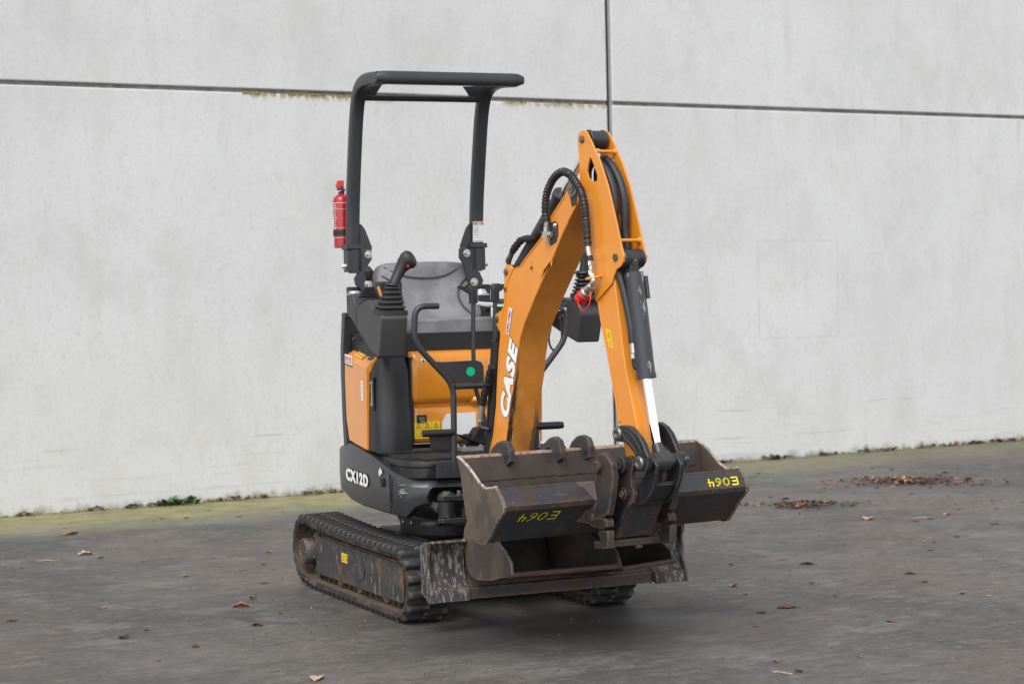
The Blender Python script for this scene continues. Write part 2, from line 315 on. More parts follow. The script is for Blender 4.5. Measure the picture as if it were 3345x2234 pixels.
# --- ground: one sheet, local y = distance towards the wall
def ground_material():
    s = shader('damp_worn_concrete'); n, rp, mx, m_ = s.noise, s.ramp, s.mix, s.m_
    c = mx(rp(n(.55, det=7), .36, .64), (.080,.071,.062), (.118,.106,.093))
    c = mx(m_('MULTIPLY', rp(n(1.1, (1,1,1), 8, (3,1,0), .62), .47, .57), .80), c, (.058,.053,.049))
    c = mx(m_('MULTIPLY', rp(n(.45, (1,1,1), 7, (6,6,0), .6), .50, .58), .45), c, (.055,.051,.048))
    c = mx(m_('MULTIPLY', rp(n(3.2, (1,1,1), 8, (7,2,0), .75), .50, .62), .65), c, (.165,.154,.140))
    c = mx(m_('MULTIPLY', rp(n(.9, (1,1,1), 6, (9,4,0)), .50, .62), .60), c, (.118,.094,.080))
    c = mx(m_('MULTIPLY', rp(n(1.3, (1,1,1), 6, (1,9,0)), .56, .66), .45), c, (.100,.103,.104))
    c = mx(m_('MULTIPLY', rp(n(11, (.5,1.5,1), 8, (2,2,0), .8), .50, .60), .70), c, (.048,.046,.045))
    c = mx(m_('MULTIPLY', rp(n(20, (.5,1.3,1), 8, (6,2,0), .8), .52, .62), .60), c, (.19,.178,.165))
    c = mx(m_('MULTIPLY', rp(n(38, (.6,1,1), 6, (3,5,0), .8), .52, .60), .55), c, (.050,.048,.047))
    c = mx(m_('MULTIPLY', rp(n(75, det=4, off=(8,8,0), rg=.8), .56, .64), .40), c, (.18,.168,.152))
    c = mx(m_('MULTIPLY', rp(n(190, det=3, off=(5,5,0)), .54, .64), .6), c, (.036,.035,.034))
    c = mx(m_('MULTIPLY', rp(n(30, det=2, off=(1,8,0)), .72, .75), .6), c, (.035,.028,.024))
    c = mx(m_('MULTIPLY', rp(n(8, det=7, off=(4,1,0)), .62, .68), .5), c, (.115,.072,.045))
    # algae: olive film near the wall, patchy, paler to the right
    d = m_('MULTIPLY', s.y, -1.0)
    wob = m_('ADD', m_('MULTIPLY_ADD', n(1.3, det=6, off=(4,4,0)), 1.0, -.5), m_('MULTIPLY_ADD', n(14, (.5,1.5,1), 7, (4,1,0), .8), .9, -.45))
    a = rp(m_('ADD', d, wob), 1.30, .45)
    left = rp(s.x, 7.5, 1.5, .35, 1)
    a = m_('MULTIPLY', m_('MULTIPLY', a, left), rp(n(4, (.6,2,1), 7, (1,6,0)), .25, .6, .55, 1))
    c = mx(m_('MULTIPLY', a, .95), c, mx(rp(n(6, det=6), .35, .65), (.190,.172,.060), (.265,.245,.115)))
    c = mx(m_('MULTIPLY', rp(m_('ADD', d, m_('MULTIPLY_ADD', n(5, det=5), .12, -.06)), .10, .0), .7), c, (.06,.058,.04))
    # curved rubber mark, then damp grime with contact shade painted in below the machine
    def ring(cx, cy, r, wd):
        v = Vector((cx, cy, 0)); l = WI @ v
        dx = m_('SUBTRACT', s.x, l.x); dy = m_('SUBTRACT', s.y, l.y)
        q = m_('SQRT', m_('ADD', m_('MULTIPLY', dx, dx), m_('MULTIPLY', dy, dy)))
        return q, r, wd
    q, r_, wd = ring(-.92, 8.09, .2, .03)
    arc = m_('MULTIPLY', rp(m_('ABSOLUTE', m_('SUBTRACT', m_('ADD', q, m_('MULTIPLY_ADD', n(4, det=3), .06, -.03)), r_)), .05, .012), rp(n(3, det=4, off=(2,2,2)), .35, .6))
    c = mx(m_('MULTIPLY', arc, .7), c, (.036,.038,.041))
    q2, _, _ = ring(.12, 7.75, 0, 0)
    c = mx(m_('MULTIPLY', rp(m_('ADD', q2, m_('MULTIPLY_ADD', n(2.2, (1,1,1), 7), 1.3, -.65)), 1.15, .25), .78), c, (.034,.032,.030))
    # saw-cut joint
    A = WI @ Vector((.779, 9.86, 0)); B_ = WI @ Vector((1.972, 7.741, 0)); t = (B_-A).normalized(); nx, ny = -t.y, t.x
    dl = m_('ABSOLUTE', m_('ADD', m_('MULTIPLY', s.x, nx), m_('MULTIPLY_ADD', s.y, ny, -(A.x*nx+A.y*ny)+0.0)))
    dl = m_('ADD', dl, m_('MULTIPLY_ADD', n(6, det=4), .012, -.006))
    crack = m_('MULTIPLY', rp(dl, .0045, .0015), .75)
    c = mx(crack, c, (.02,.019,.018))
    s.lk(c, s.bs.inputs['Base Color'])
    s.lk(rp(n(1.2, det=6, off=(8,3,0)), .3, .7, .50, .78), s.bs.inputs['Roughness']); s.bs.inputs['Specular IOR Level'].default_value = .4
    h = m_('ADD', n(45, det=8, rg=.7), m_('MULTIPLY', n(3, det=4), 2.0))
    s.bump(m_('SUBTRACT', h, crack), .5, .006)
    return s.m
g = MB(); g.add([(-400,-400,0),(400,-400,0),(400,400,0),(-400,400,0)], [(0,1,2,3)])
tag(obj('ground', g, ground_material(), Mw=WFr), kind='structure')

# --- precast concrete wall
def wall_material():
    s = shader('pale_precast_concrete'); n, rp, mx, m_ = s.noise, s.ramp, s.mix, s.m_
    c = mx(rp(n(.55, det=6), .3, .7), (.552,.552,.552), (.600,.600,.601))
    c = mx(m_('MULTIPLY', rp(n(1.6, (1,1,.8), 8, (3,0,1), .72), .48, .66), .55), c, (.478,.478,.472))
    c = mx(m_('MULTIPLY', rp(n(3.5, (1,1,.25), 8, (6,0,2), .72), .50, .66), .45), c, (.485,.483,.470))
    c = mx(m_('MULTIPLY', rp(n(2.2, (1,1,1), 8, (9,0,4), .7), .52, .68), .45), c, (.52,.508,.475))
    c = mx(m_('MULTIPLY', rp(n(34, det=6, off=(1,1,1), rg=.8), .52, .62), .42), c, (.41,.41,.405))
    c = mx(m_('MULTIPLY', rp(n(14, (1,1,.4), 7, (2,7,1), .75), .53, .66), .30), c, (.46,.455,.44))
    c = mx(m_('MULTIPLY', rp(n(120, det=2, off=(4,3,1)), .66, .72), .45), c, (.30,.30,.30))
    c = mx(m_('MULTIPLY', rp(n(70, det=2, off=(4,1,1)), .73, .78), .55), c, (.22,.22,.22))
    # rough cast foot and faint drag lines
    c = mx(m_('MULTIPLY', m_('MULTIPLY', rp(s.z, .5, .05), rp(n(10, (.15,1,3), 6), .52, .68)), .45), c, (.34,.345,.35))
    c = mx(m_('MULTIPLY', m_('MULTIPLY', rp(m_('ABSOLUTE', m_('SUBTRACT', s.z, m_('MULTIPLY_ADD', n(.8, (1,1,0), 2), .12, .33))), .007, .001), rp(n(1.5, (1,1,0), 4, (2,0,0)), .5, .6)), .5), c, (.25,.25,.25))
    # ghost of a removed sign
    def line(v, at, wd): return rp(m_('ABSOLUTE', m_('SUBTRACT', v, at)), wd, .002)
    def rng(v, a, b): return m_('MULTIPLY', rp(v, a-.02, a+.02), rp(v, b+.02, b-.02))
    fr = m_('MAXIMUM', m_('MULTIPLY', m_('MAXIMUM', line(s.x, 5.79, .012), line(s.x, 6.555, .012)), rng(s.z, .93, 1.65)),
            m_('MULTIPLY', m_('MAXIMUM', line(s.z, 1.65, .010), line(s.z, .915, .010)), rng(s.x, 5.79, 6.55)))
    c = mx(m_('MULTIPLY', m_('MULTIPLY', fr, rp(n(5, det=5), .3, .6)), .50), c, (.42,.42,.41))
    # moss: dripping below the horizontal joint, and along the foot
    dz = m_('SUBTRACT', 2.634, s.z)
    band = m_('MULTIPLY', rp(dz, .055, .0), rp(dz, -.004, .0))
    where = m_('MAXIMUM', rng(s.x, 1.7, 2.75), m_('MULTIPLY', rng(s.x, 3.6, 4.47), .8))
    mo = m_('MULTIPLY', m_('MULTIPLY', band, where), rp(m_('ADD', n(26, (1,1,.30), 6), m_('MULTIPLY', dz, -3.0)), .36, .46))
    c = mx(m_('MULTIPLY', mo, .9), c, mx(rp(n(40, det=3), .4, .6), (.30,.25,.03), (.17,.14,.03)))
    st = m_('MULTIPLY', m_('MULTIPLY', rp(dz, .35, .0), rp(dz, -.002, .01)), rp(n(7, (1,1,.06), 5, (5,0,0)), .56, .68))
    c = mx(m_('MULTIPLY', st, .4), c, (.40,.36,.27))
    ft = m_('MULTIPLY', rp(m_('ADD', s.z, m_('MULTIPLY_ADD', n(9, (1,1,.4), 6, (2,0,1)), .22, -.11)), .055, -.01), rp(n(2, det=4, off=(7,0,0)), .36, .55, .25, 1))
    c = mx(m_('MULTIPLY', ft, .85), c, mx(rp(n(50, det=4), .4, .6), (.25,.23,.07), (.10,.10,.05)))
    s.lk(c, s.bs.inputs['Base Color']); s.bs.inputs['Roughness'].default_value = .8; s.bs.inputs['Specular IOR Level'].default_value = .3
    s.bump(m_('ADD', n(60, det=7, rg=.65), m_('MULTIPLY', n(2, det=4), 2.0)), .22, .004)
    return s.m
M_wall = wall_material()
M_seal = mat('weathered_joint_sealant', (.155,.150,.142), .8, var=.3, vscale=14, layers=[(20, .55, .65, (.07,.065,.055), .9, (1,1,1), 6, .8)], bump=.5)
M_sealv = mat('grey_vertical_sealant', (.27,.275,.275), .7, var=.1, layers=[(20, .6, .7, (.15,.15,.14), .9, (1,1,1), 6, .5)], bump=.2)
wall = empty('concrete_wall', WFr, 'long pale precast concrete wall standing behind the excavator, with dark joints', 'wall')
vj0, vj1, hz0, hz1 = 4.470, 4.515, 2.634, 2.660
W_ = 11.9
for x0, x1, z0, z1 in [(vj0-(k+1)*W_+.045, vj0-k*W_, a, b) for k in (0,1,2) for a, b in ((0,hz0),(hz1,5.25))]+[(vj1+k*W_, vj1+(k+1)*W_-.045, a, b) for k in (0,1,2) for a, b in ((0,hz0),(hz1,5.25))]:
    obj('wall_panel', MB().box(x0, x1, 0, .2, z0-(.3 if z0 == 0 else 0), z1), M_wall, wall, bevel=.010, seg=2)
obj('joint_sealant', MB().box(-31, 40, .016, .15, hz0-.02, hz1+.02), M_seal, wall, label='dark sealant line in the horizontal joint')
for k in (-2,-1,0,1,2): obj('joint_sealant', MB().box(vj0-.02+k*W_, vj1+.02+k*W_, .0145, .152, -.2, 5.2), M_sealv, wall, label='pale sealant strip in the upright joint')
obj('joint_edge_shade', MB().box(vj0-.01, vj0+.022, .0120, .0140, -.2, 5.2), M_ink, wall, label='black strip set in for the edge shadow beside the upright sealant')  # thin black strip stands in for the shadow along the joint edge

# ================================================================== EXCAVATOR
ex = empty('mini_excavator', UF, 'orange and dark grey mini excavator with rubber tracks, open roll bar and wide bucket', 'excavator')

# ---- tracks
def track_path():
    """outer belt line in x,z: (x, z, outward normal)"""
    fx, fz, fr = .437, .148, .130; rx, rz, rr = -.727, .168, .137
    pts = []
    for k in range(13):                       # front idler
        a = R(-90+k*180/12); pts.append((fx+fr*math.cos(a), fz+fr*math.sin(a), math.cos(a), math.sin(a)))
    for k in range(1, 12):                    # top run, sagging slightly
        t = k/12; x = fx+(rx-fx)*t; z0 = fz+fr; z1 = rz+rr; pts.append((x, z0+(z1-z0)*t-.010*math.sin(math.pi*t), 0, 1))
    for k in range(13):
        a = R(90+k*165/12); pts.append((rx+rr*math.cos(a), rz+rr*math.sin(a), math.cos(a), math.sin(a)))
    for k in range(1, 12):
        t = k/12; x = -.66+(fx+.66)*t; pts.append((x, .018, 0, -1))
    return pts
TP = track_path()
def along(TP, pitch):
    n = len(TP); seg = [math.dist(TP[i][:2], TP[(i+1) % n][:2]) for i in range(n)]; tot = sum(seg); cnt = round(tot/pitch); out = []
    for j in range(cnt):
        d = j*tot/cnt; i = 0
        while d > seg[i]: d -= seg[i]; i += 1
        t = d/seg[i]; a = TP[i]; b = TP[(i+1) % n]
        p = [a[k]+(b[k]-a[k])*t for k in range(4)]; l = math.hypot(p[2], p[3]); out.append((p[0], p[1], p[2]/l, p[3]/l))
    return out
lugm = MB()   # local: x along belt, y across, z outward
lugm.loft([[(-.021,0,-.004),(.021,0,-.004),(.021,.108,-.004),(-.021,.108,-.004)], [(-.017,.003,.011),(.017,.003,.011),(.017,.105,.011),(-.017,.105,.011)], [(-.011,.008,.0195),(.011,.008,.0195),(.011,.098,.0195),(-.011,.098,.0195)]])
lug_me = mesh('tread_lug', lugm, M_rub, 60)
def track(y0, side):
    """belt between y0 and y0+.185; side -1 = machine's right (near)"""
    y1 = y0+.185; mb = MB()
    rings = []
    for x, z, nx, nz in TP:
        o, i = 0, -.022
        rings.append([(x+nx*(o-.004), y0, z+nz*(o-.004)), (x+nx*o, y0+.008, z+nz*o), (x+nx*o, y1-.008, z+nz*o), (x+nx*(o-.004), y1, z+nz*(o-.004)), (x+nx*i, y1-.004, z+nz*i), (x+nx*i, y0+.004, z+nz*i)])
    mb.loft(rings, closed=True)
    # inner face gets its dust colour
    for k, f in enumerate(mb.f):
        if k % 6 == 4: mb.m[k] = 1
    tr = obj('track', mb, [M_rub, M_rubin], ex, recalc=True, label='dusty black rubber track with staggered lugs' if side < 0 else 'far rubber track seen below the blade')
    for j, (x, z, nx, nz) in enumerate(along(TP, .060)):
        for col in (0, 1):
            if col == 0: yy = y0-.001; px, pz, qx, qz = x, z, nx, nz
            else:
                a2 = along(TP, .030); px, pz, qx, qz = a2[(2*j+1) % len(a2)]; yy = y0+.078
            m = Matrix(((qz, 0, qx, px), (0, 1, 0, yy), (-qx, 0, qz, pz), (0, 0, 0, 1)))
            o = bpy.data.objects.new('tread_lug', lug_me); put(o, tr, UF @ m)
    gt = MB()
    for x, z, nx, nz in along(TP, .066):
        for yo in (.062, .105):
            b = Vector((x-nx*.022, 0, z-nz*.022)); t = Vector((nz, 0, -nx)); n_ = Vector((-nx, 0, -nz))
            q = [b-t*.018+Vector((0, y0+yo, 0)), b+t*.018+Vector((0, y0+yo, 0)), b+t*.018+Vector((0, y0+yo+.018, 0)), b-t*.018+Vector((0, y0+yo+.018, 0))]
            tp = [b+n_*.036-t*.005+Vector((0, y0+yo+.004, 0)), b+n_*.036+t*.005+Vector((0, y0+yo+.004, 0)), b+n_*.036+t*.005+Vector((0, y0+yo+.014, 0)), b+n_*.036-t*.005+Vector((0, y0+yo+.014, 0))]
            gt.loft([q, tp])
    obj('guide_teeth', gt, M_rubin, tr, kind='stuff', recalc=True)
    return tr
track(-.505, -1); track(.320, 1)
def track_frame(sd):
    Y = lambda y: y if sd < 0 else -y
    def Yr(a, b): return (min(Y(a), Y(b)), max(Y(a), Y(b)))
    side = [(-.605,.222),(-.60,.232),(.398,.226),(.438,.212),(.438,.078),(.425,.070),(.023,.068),(-.618,.068),(-.618,.15)]
    fr = obj('track_frame', MB().prism(side, 1, *Yr(-.474, -.462)), M_frm, ex, bevel=.004)
    top = MB().prism([(-.60,.222),(-.60,.236),(.39,.232),(.42,.215),(.43,.09),(-.6,.08)], 1, *Yr(-.4625, -.34))
    obj('frame_beam', top, M_dst, fr, bevel=.01, label='dust-covered top of the track frame')
    hb = MB(); y0 = Y(-.506); d = (0, -1 if sd < 0 else 1, 0)
    hb.lathe((-.722, Y(-.44), .157), d, [(0,.060),(.060,.060),(.066,.055),(.066,.030),(.064,.028),(.064,0)], 28)
    for k in range(9): a = k*2*math.pi/9; hb.bolt((-.722+.045*math.cos(a), y0, .157+.045*math.sin(a)), d, .0035, .004)
    obj('hub_cap', hb, M_frm, fr, ang=40)
    obj('hub_flange', MB().prism([(-.655,.235),(-.59,.232),(-.585,.14),(-.61,.04),(-.635,.045),(-.65,.14)], 1, *Yr(-.470, -.458)), M_frm, fr, bevel=.003)
    sp = MB()
    for k in range(11):
        a = k*2*math.pi/11; t = 2*math.pi/11
        pts = [(-.722+r*math.cos(a+e), .168+r*math.sin(a+e)) for r, e in ((.055,-.3*t),(.092,-.28*t),(.114,-.12*t),(.114,.12*t),(.092,.28*t),(.055,.3*t))]
        sp.prism(pts, 1, *Yr(-.425, -.405))
    sp.lathe((-.722, Y(-.44), .168), (0, 1 if sd < 0 else -1, 0), [(0,.07),(.04,.07),(.05,.094),(.06,.07)], 24)
    obj('drive_sprocket', sp, M_dst, fr)
    idl = MB().lathe((.437, Y(-.455), .148), (0, 1 if sd < 0 else -1, 0), [(0,.03),(.002,.085),(.02,.106),(.035,.106),(.036,.085),(.054,.085),(.055,.106),(.07,.106),(.085,.085),(.09,.03)], 32)
    obj('front_idler', idl, M_dst, fr)
    for x in (-.365, -.125, .195):
        r = MB().lathe((x, Y(-.456), .082), (0, 1 if sd < 0 else -1, 0), [(-.012,.012),(-.010,.016),(-.002,.020),(0,.028),(.001,.040),(.005,.0425),(.028,.0425),(.032,.028),(.08,.028),(.084,.042),(.10,.042),(.101,.01)], 24)
        r.box(x-.022, x+.022, *Yr(-.462, -.452), .070, .10)
        obj('track_roller', r, M_dst, fr)
    if sd < 0:
        obj('access_plate', MB().prism([(-.152,.153),(-.115,.168),(-.03,.165),(0,.150),(-.002,.125),(-.02,.112),(-.06,.106),(-.12,.118),(-.15,.135)], 1, -.478, -.4745), M_frm, fr, bevel=.001)
        hk = MB().tube(catmull([(-.16,-.43,.236),(-.15,-.43,.262),(-.11,-.43,.272),(-.04,-.43,.262),(0,-.43,.236)], 4), .006, 8); obj('lifting_eye', hk, M_frm, fr)
        d_ = MB().rect((-.281,-.4755,.158), (1,0,0), (0,0,1), 0, .074, 0, .040, .001)
        d_.mi = 1; x, z = -.272, .166
        d_.plate((x,-.4767,z), (1,0,0), (0,0,1), [(0,0),(.026,0),(.013,.024)], .0003); d_.mi = 0; d_.plate((x,-.4771,z), (1,0,0), (0,0,1), [(.004,.0025),(.022,.0025),(.013,.019)], .0003)
        d_.mi = 1; d_.lathe((-.225,-.4767,.178), (0,-1,0), [(0,.012),(.0004,.012)], 16); d_.mi = 0; d_.lathe((-.225,-.4772,.178), (0,-1,0), [(0,.009),(.0004,.009)], 16)
        obj('warning_sticker', d_, [M_yel, M_ink], fr)
track_frame(-1); track_frame(1)
obj('chassis', MB().box(-.50,.22,-.345,.345,.13,.23).box(-.45,.12,-.24,.24,.10,.28), M_void, ex, bevel=.01)
ha = MB().box(.1,.72,-.28,-.24,.14,.19).box(.1,.72,.24,.28,.14,.19).cyl((.1,0,.2),(.7,0,.2),.03)
obj('blade_arms', ha, M_blades, ex, bevel=.006)

# ---- blade
prof = [(.772,.128),(.768,.172),(.744,.205),(.732,.250),(.735,.300),(.752,.335),(.766,.346)]
def shell(P, th):
    """thin wall following an open 2D path, offset to one side"""
    P = [Vector((*p,)) for p in P]; Q = []
    for i, p in enumerate(P):
        t = (P[min(i+1, len(P)-1)]-P[max(0, i-1)]).normalized(); Q.append(p+Vector((-t.y, t.x))*th)
    return [tuple(p) for p in P]+[tuple(p) for p in Q[::-1]]
bl = obj('dozer_blade', MB().prism(shell(prof, .012), 1, -.345, .462), M_blades, ex, bevel=.002)
obj('cutting_edge', MB().prism([(.773,.126),(.790,.124),(.786,.168),(.770,.172)], 1, -.343, .456), M_blades, bl, bevel=.003)
for y0, y1, yo in ((-.488,-.338,-1),(.460,.598,1)):
    pf = [(p[0]+.0155, p[1]) for p in prof]
    e = obj('blade_extension', MB().prism(shell(pf, .012), 1, y0, y1), M_blade, bl, bevel=.002, label='scratched bolt-on end of the blade, %s end' % ('near' if yo < 0 else 'far'))
    obj('edge_strip', MB().prism([(.790,.124),(.808,.122),(.803,.168),(.787,.172)], 1, y0+.003, y1-.003), M_blade, e, bevel=.003)
    ys = (y0-.012, y0-.0005) if yo < 0 else (y1+.0005, y1+.012)
    obj('end_plate', MB().prism([(.70,.15),(.70,.33),(.745,.35),(.79,.352),(.775,.30),(.775,.22),(.80,.175),(.812,.122),(.78,.120)], 1, *ys), M_blade, e, bevel=.003)

# ---- slewing ring and frame above it
sl = obj('slewing_ring', MB().lathe(HF.translation @ Matrix.Identity(3) if False else (0,0,0), (0,0,1), [(.225,.20),(.228,.262),(.275,.262),(.278,.238),(.335,.238),(.337,.25),(.352,.25),(.354,.2)], 56), M_void, ex, HF, ang=30)
for k in range(24):
    a = k*2*math.pi/24+.1
    if abs((a+math.pi) % (2*math.pi)-math.pi) < 2.2:
        obj('ring_bolt', MB().lathe((.244*math.cos(a), .244*math.sin(a), .325), (0,0,1), [(0,.007),(.010,.007)], 6), M_zinc, sl)
hn = MB().lathe((.20,-.17,.25), (.85,-.5,0), [(0,.012),(.05,.012),(.052,.02),(.07,.02)], 12)
obj('hydraulic_fitting', hn, M_void, sl)
base = MB().prism([(-.30,-.20),(.1,-.26),(.38,-.24),(.50,-.20),(.56,-.1),(.56,.1),(.50,.20),(.38,.24),(.1,.26),(-.30,.20)], 2, .354, .372)
base.lathe((.47,-.27,.358), (0,0,1), [(0,.05),(.018,.05)], 24)
base.box(-.45,.40,-.24,.24,.415,.60)
obj('turntable_frame', base, M_void, ex, HF, bevel=.004)

# ---- lower bodywork (counterweight skirt)
def skirt():
    plan = []
    L = [(-.30,-.405),(-.20,-.408),(-.05,-.410),(.10,-.410),(.25,-.408),(.355,-.402),(.355001,-.402),(.40,-.392),(.435,-.372),(.462,-.345),(.482,-.312),(.490,-.300),(.493,-.288),(.496,-.276),(.499,-.26),(.503,-.20),(.506,-.178),(.508,-.165),(.510,-.15),(.511,-.08),(.512,0)]
    rear = []
    for k in range(1, 12):
        a = R(180+90*k/12); rear.append((-.30+.33*math.cos(a), -.08+.325*math.sin(a)))
    half = [(-.63,0),(-.63,-.05)]+rear+L
    full = half+[(x, -y) for x, y in half[::-1][1:-1]]
    rings = []
    for x, y in full:
        s = abs(y)
        zt = .53+(.0 if x > .45 else 0)
        pts = [(-.7,.60),(-.30,.645),(-.18,.664),(.20,.606),(.36,.565),(.46,.545),(.6,.540)]
        for i in range(len(pts)-1):
            if pts[i][0] <= x <= pts[i+1][0]: t = (x-pts[i][0])/(pts[i+1][0]-pts[i][0]); zt = pts[i][1]+(pts[i+1][1]-pts[i][1])*t
        pb = [(-.7,.47),(-.30,.435),(-.20,.412),(-.10,.402),(.36,.398),(.45,.386),(.6,.386)]
        for i in range(len(pb)-1):
            if pb[i][0] <= x <= pb[i+1][0]: t = (x-pb[i][0])/(pb[i+1][0]-pb[i][0]); zb = pb[i][1]+(pb[i+1][1]-pb[i][1])*t
        if x > .44 and y < 0:
            ys = [(.372,.386),(.358,.400),(.345,.428),(.325,.441),(.300,.444),(.2901,.46),(.289,.490),(.276,.513),(.26,.5185),(.18,.5185),(.165,.512),(.150,.50),(.0,.50)]
            for i in range(len(ys)-1):
                if ys[i][0] >= s >= ys[i+1][0]: t = (ys[i][0]-s)/(ys[i][0]-ys[i+1][0]); zb = ys[i][1]+(ys[i+1][1]-ys[i][1])*t
            if s < .15: zb = .49
        elif x > .44: zb = .46 if s < .3 else zb
        nrm = Vector((x*.6, y, 0)).normalized() if x < .36 else Vector(((x-.2), y*1.0, 0)).normalized()
        q_ = min(1, max(0, (x-.30)/.10)); zc = zt-.012-.015*q_; zb = min(zb, zc-.004); h = zc-zb; r = []; c = .005+.017*q_
        for z, off in ((zb,-.010),(zb+min(.007,h*.3),-.001),(zb+h*.45,.003),(zc-min(.004,h*.2),.001),(zc+.001,-.001),(zt-.004,-c),(zt,-c-.007)):
            r.append((x+nrm.x*off, y+nrm.y*off, z))
        r += [(x-nrm.x*.045, y-nrm.y*.045, zt), (x-nrm.x*.040, y-nrm.y*.040, zb+.003)]
        rings.append(r)
    return MB().loft(rings, closed=True)
sk = obj('lower_body', skirt(), M_skirt, ex, HF, ang=24, recalc=True)
obj('panel_seam', MB().box(.352,.3545,-.4125,-.405,.402,.565), M_ink, sk)
rc_ = MB().lathe((.262,-.4135,.524), (0,-1,0), [(0,.020),(.003,.020),(.0035,.014),(.001,.012),(.001,0)], 20)
obj('rubber_plug', rc_, M_blk, sk)
t_ = MB(); t_.mi = 1
for txt in ('CX12D',):
    t_.text(txt, (-.222,-.4165,.502), (1,0,-.035), (0,0,1), .066, .0006, .0050, .0, sx=1.30, sp=1.20)
    t_.mi = 0; t_.text(txt, (-.222,-.4176,.502), (1,0,-.035), (0,0,1), .066, .0006, .0034, .0, sx=1.30, sp=1.20)
obj('model_lettering', t_, [M_wht, M_ink], sk)
def blotches(P, n, sz, y, seed, el=(1,1)):
    rd = random.Random(seed); mb = MB()
    for _ in range(n):
        cx, cz = P[0]+rd.gauss(0, P[2]), P[1]+rd.gauss(0, P[3]); k = rd.randint(6, 9); s = sz*rd.uniform(.3, 1.2)
        pts = [(cx+s*el[0]*rd.uniform(.4,1)*math.cos(a*2*math.pi/k), cz+s*el[1]*rd.uniform(.4,1)*math.sin(a*2*math.pi/k)) for a in range(k)]
        mb.prism(pts, 1, y-.0006, y)
    return mb
obj('scrape_mark', blotches((.242,.566,.010,.006), 7, .012, -.4145, 3), M_wht, sk, label='torn rest of a white sticker')
rd = random.Random(5); sm = MB()
for _ in range(16):
    a = rd.gauss(0,.012); z = .50+rd.gauss(0,.010); p0 = Vector((.425+a*.6, -.3905+a*.5, z)); ln = rd.uniform(.008,.03)
    sm.tube([p0+Vector((0,-.0003,0)), p0+Vector((ln*.7, ln*.55, rd.uniform(-.004,.004)))], [.0009,.0006], 5)
obj('scratches', sm, M_scuff, sk, kind='stuff')
obj('top_deck', MB().prism([(-.60,-.05),(-.52,-.24),(-.30,-.375),(.36,-.375),(.45,-.30),(.47,0),(.45,.30),(.36,.375),(-.30,.375),(-.52,.24),(-.60,.05)], 2, .50, .535), M_blk, ex, HF)

# ---- floor and step
def rrect(x0, x1, y0, y1, r, n=5):
    out = []
    for cx, cy, a0 in ((x1-r, y0+r, -90), (x1-r, y1-r, 0), (x0+r, y1-r, 90), (x0+r, y0+r, 180)):
        for k in range(n+1): a = R(a0+90*k/n); out.append((cx+r*math.cos(a), cy+r*math.sin(a)))
    return out
fo = rrect(.02,.494,-.368,.368,.12, 8)
fl = obj('floor_plate', MB().loft([[(x*s+(1-s)*.25, y*s, z) for x, y in fo] for s, z in ((.975,.548),(.985,.552),(.985,.592),(1,.597),(1,.610),(.992,.618),(.97,.622))]), M_blk, ex, HF, ang=40)
for k in range(9):
    x = .165+k*.036
    obj('mat_rib', MB().box(x, x+.020, -.350+(0 if k < 6 else .022*(k-5)), -.13, .6215, .630), M_pil, fl, bevel=.002)
for k in range(7):
    y = -.30+k*.03
    obj('mat_rib', MB().box(.40, .478, y, y+.018, .6225, .6275), M_pil, fl, bevel=.002)
obj('step_skirt', MB().box(.485,.506,-.262,-.115,.548,.612), M_blk, fl, bevel=.004)

# ---- side covers
def cover(sd):
    Y = lambda y: y*sd
    o = [(-.257,-.403,.94),(-.246,-.403,.762),(-.211,-.403,.669),(.032,-.403,.641),(.047,-.403,.90),(.052,-.403,.992),(-.250,-.403,1.035)]
    t = [(-.250,-.403,1.035),(.052,-.403,.992),(.105,-.375,1.035),(.060,-.335,1.070),(-.075,-.335,1.088),(-.185,-.335,1.085)]
    mb = MB()
    i_ = [(x, -.36, z) for x, y, z in o]
    V = [(x, Y(y*-1), z) for x, y, z in o]+[(x, Y(y*-1), z) for x, y, z in i_]; n = len(o)
    mb.add(V, [list(range(n)), list(range(n, 2*n))[::-1]]+[[i, i+n, (i+1) % n+n, (i+1) % n] for i in range(n)])
    V2 = [(x, Y(-y), z) for x, y, z in t]+[(x, Y(-y)*.97, z-.03) for x, y, z in t]; n = len(t)
    mb.add(V2, [list(range(n)), list(range(n, 2*n))[::-1]]+[[i, i+n, (i+1) % n+n, (i+1) % n] for i in range(n)])
    return mb
cl = obj('side_cover', cover(-1), M_or, ex, HF, bevel=.004, recalc=True, label='tall orange side cover with stickers')
cr = obj('side_cover', cover(1), M_or, ex, HF, bevel=.004, recalc=True, label='far orange side cover beside the boom')
XS, ZS = (1,0,0), (0,0,1)
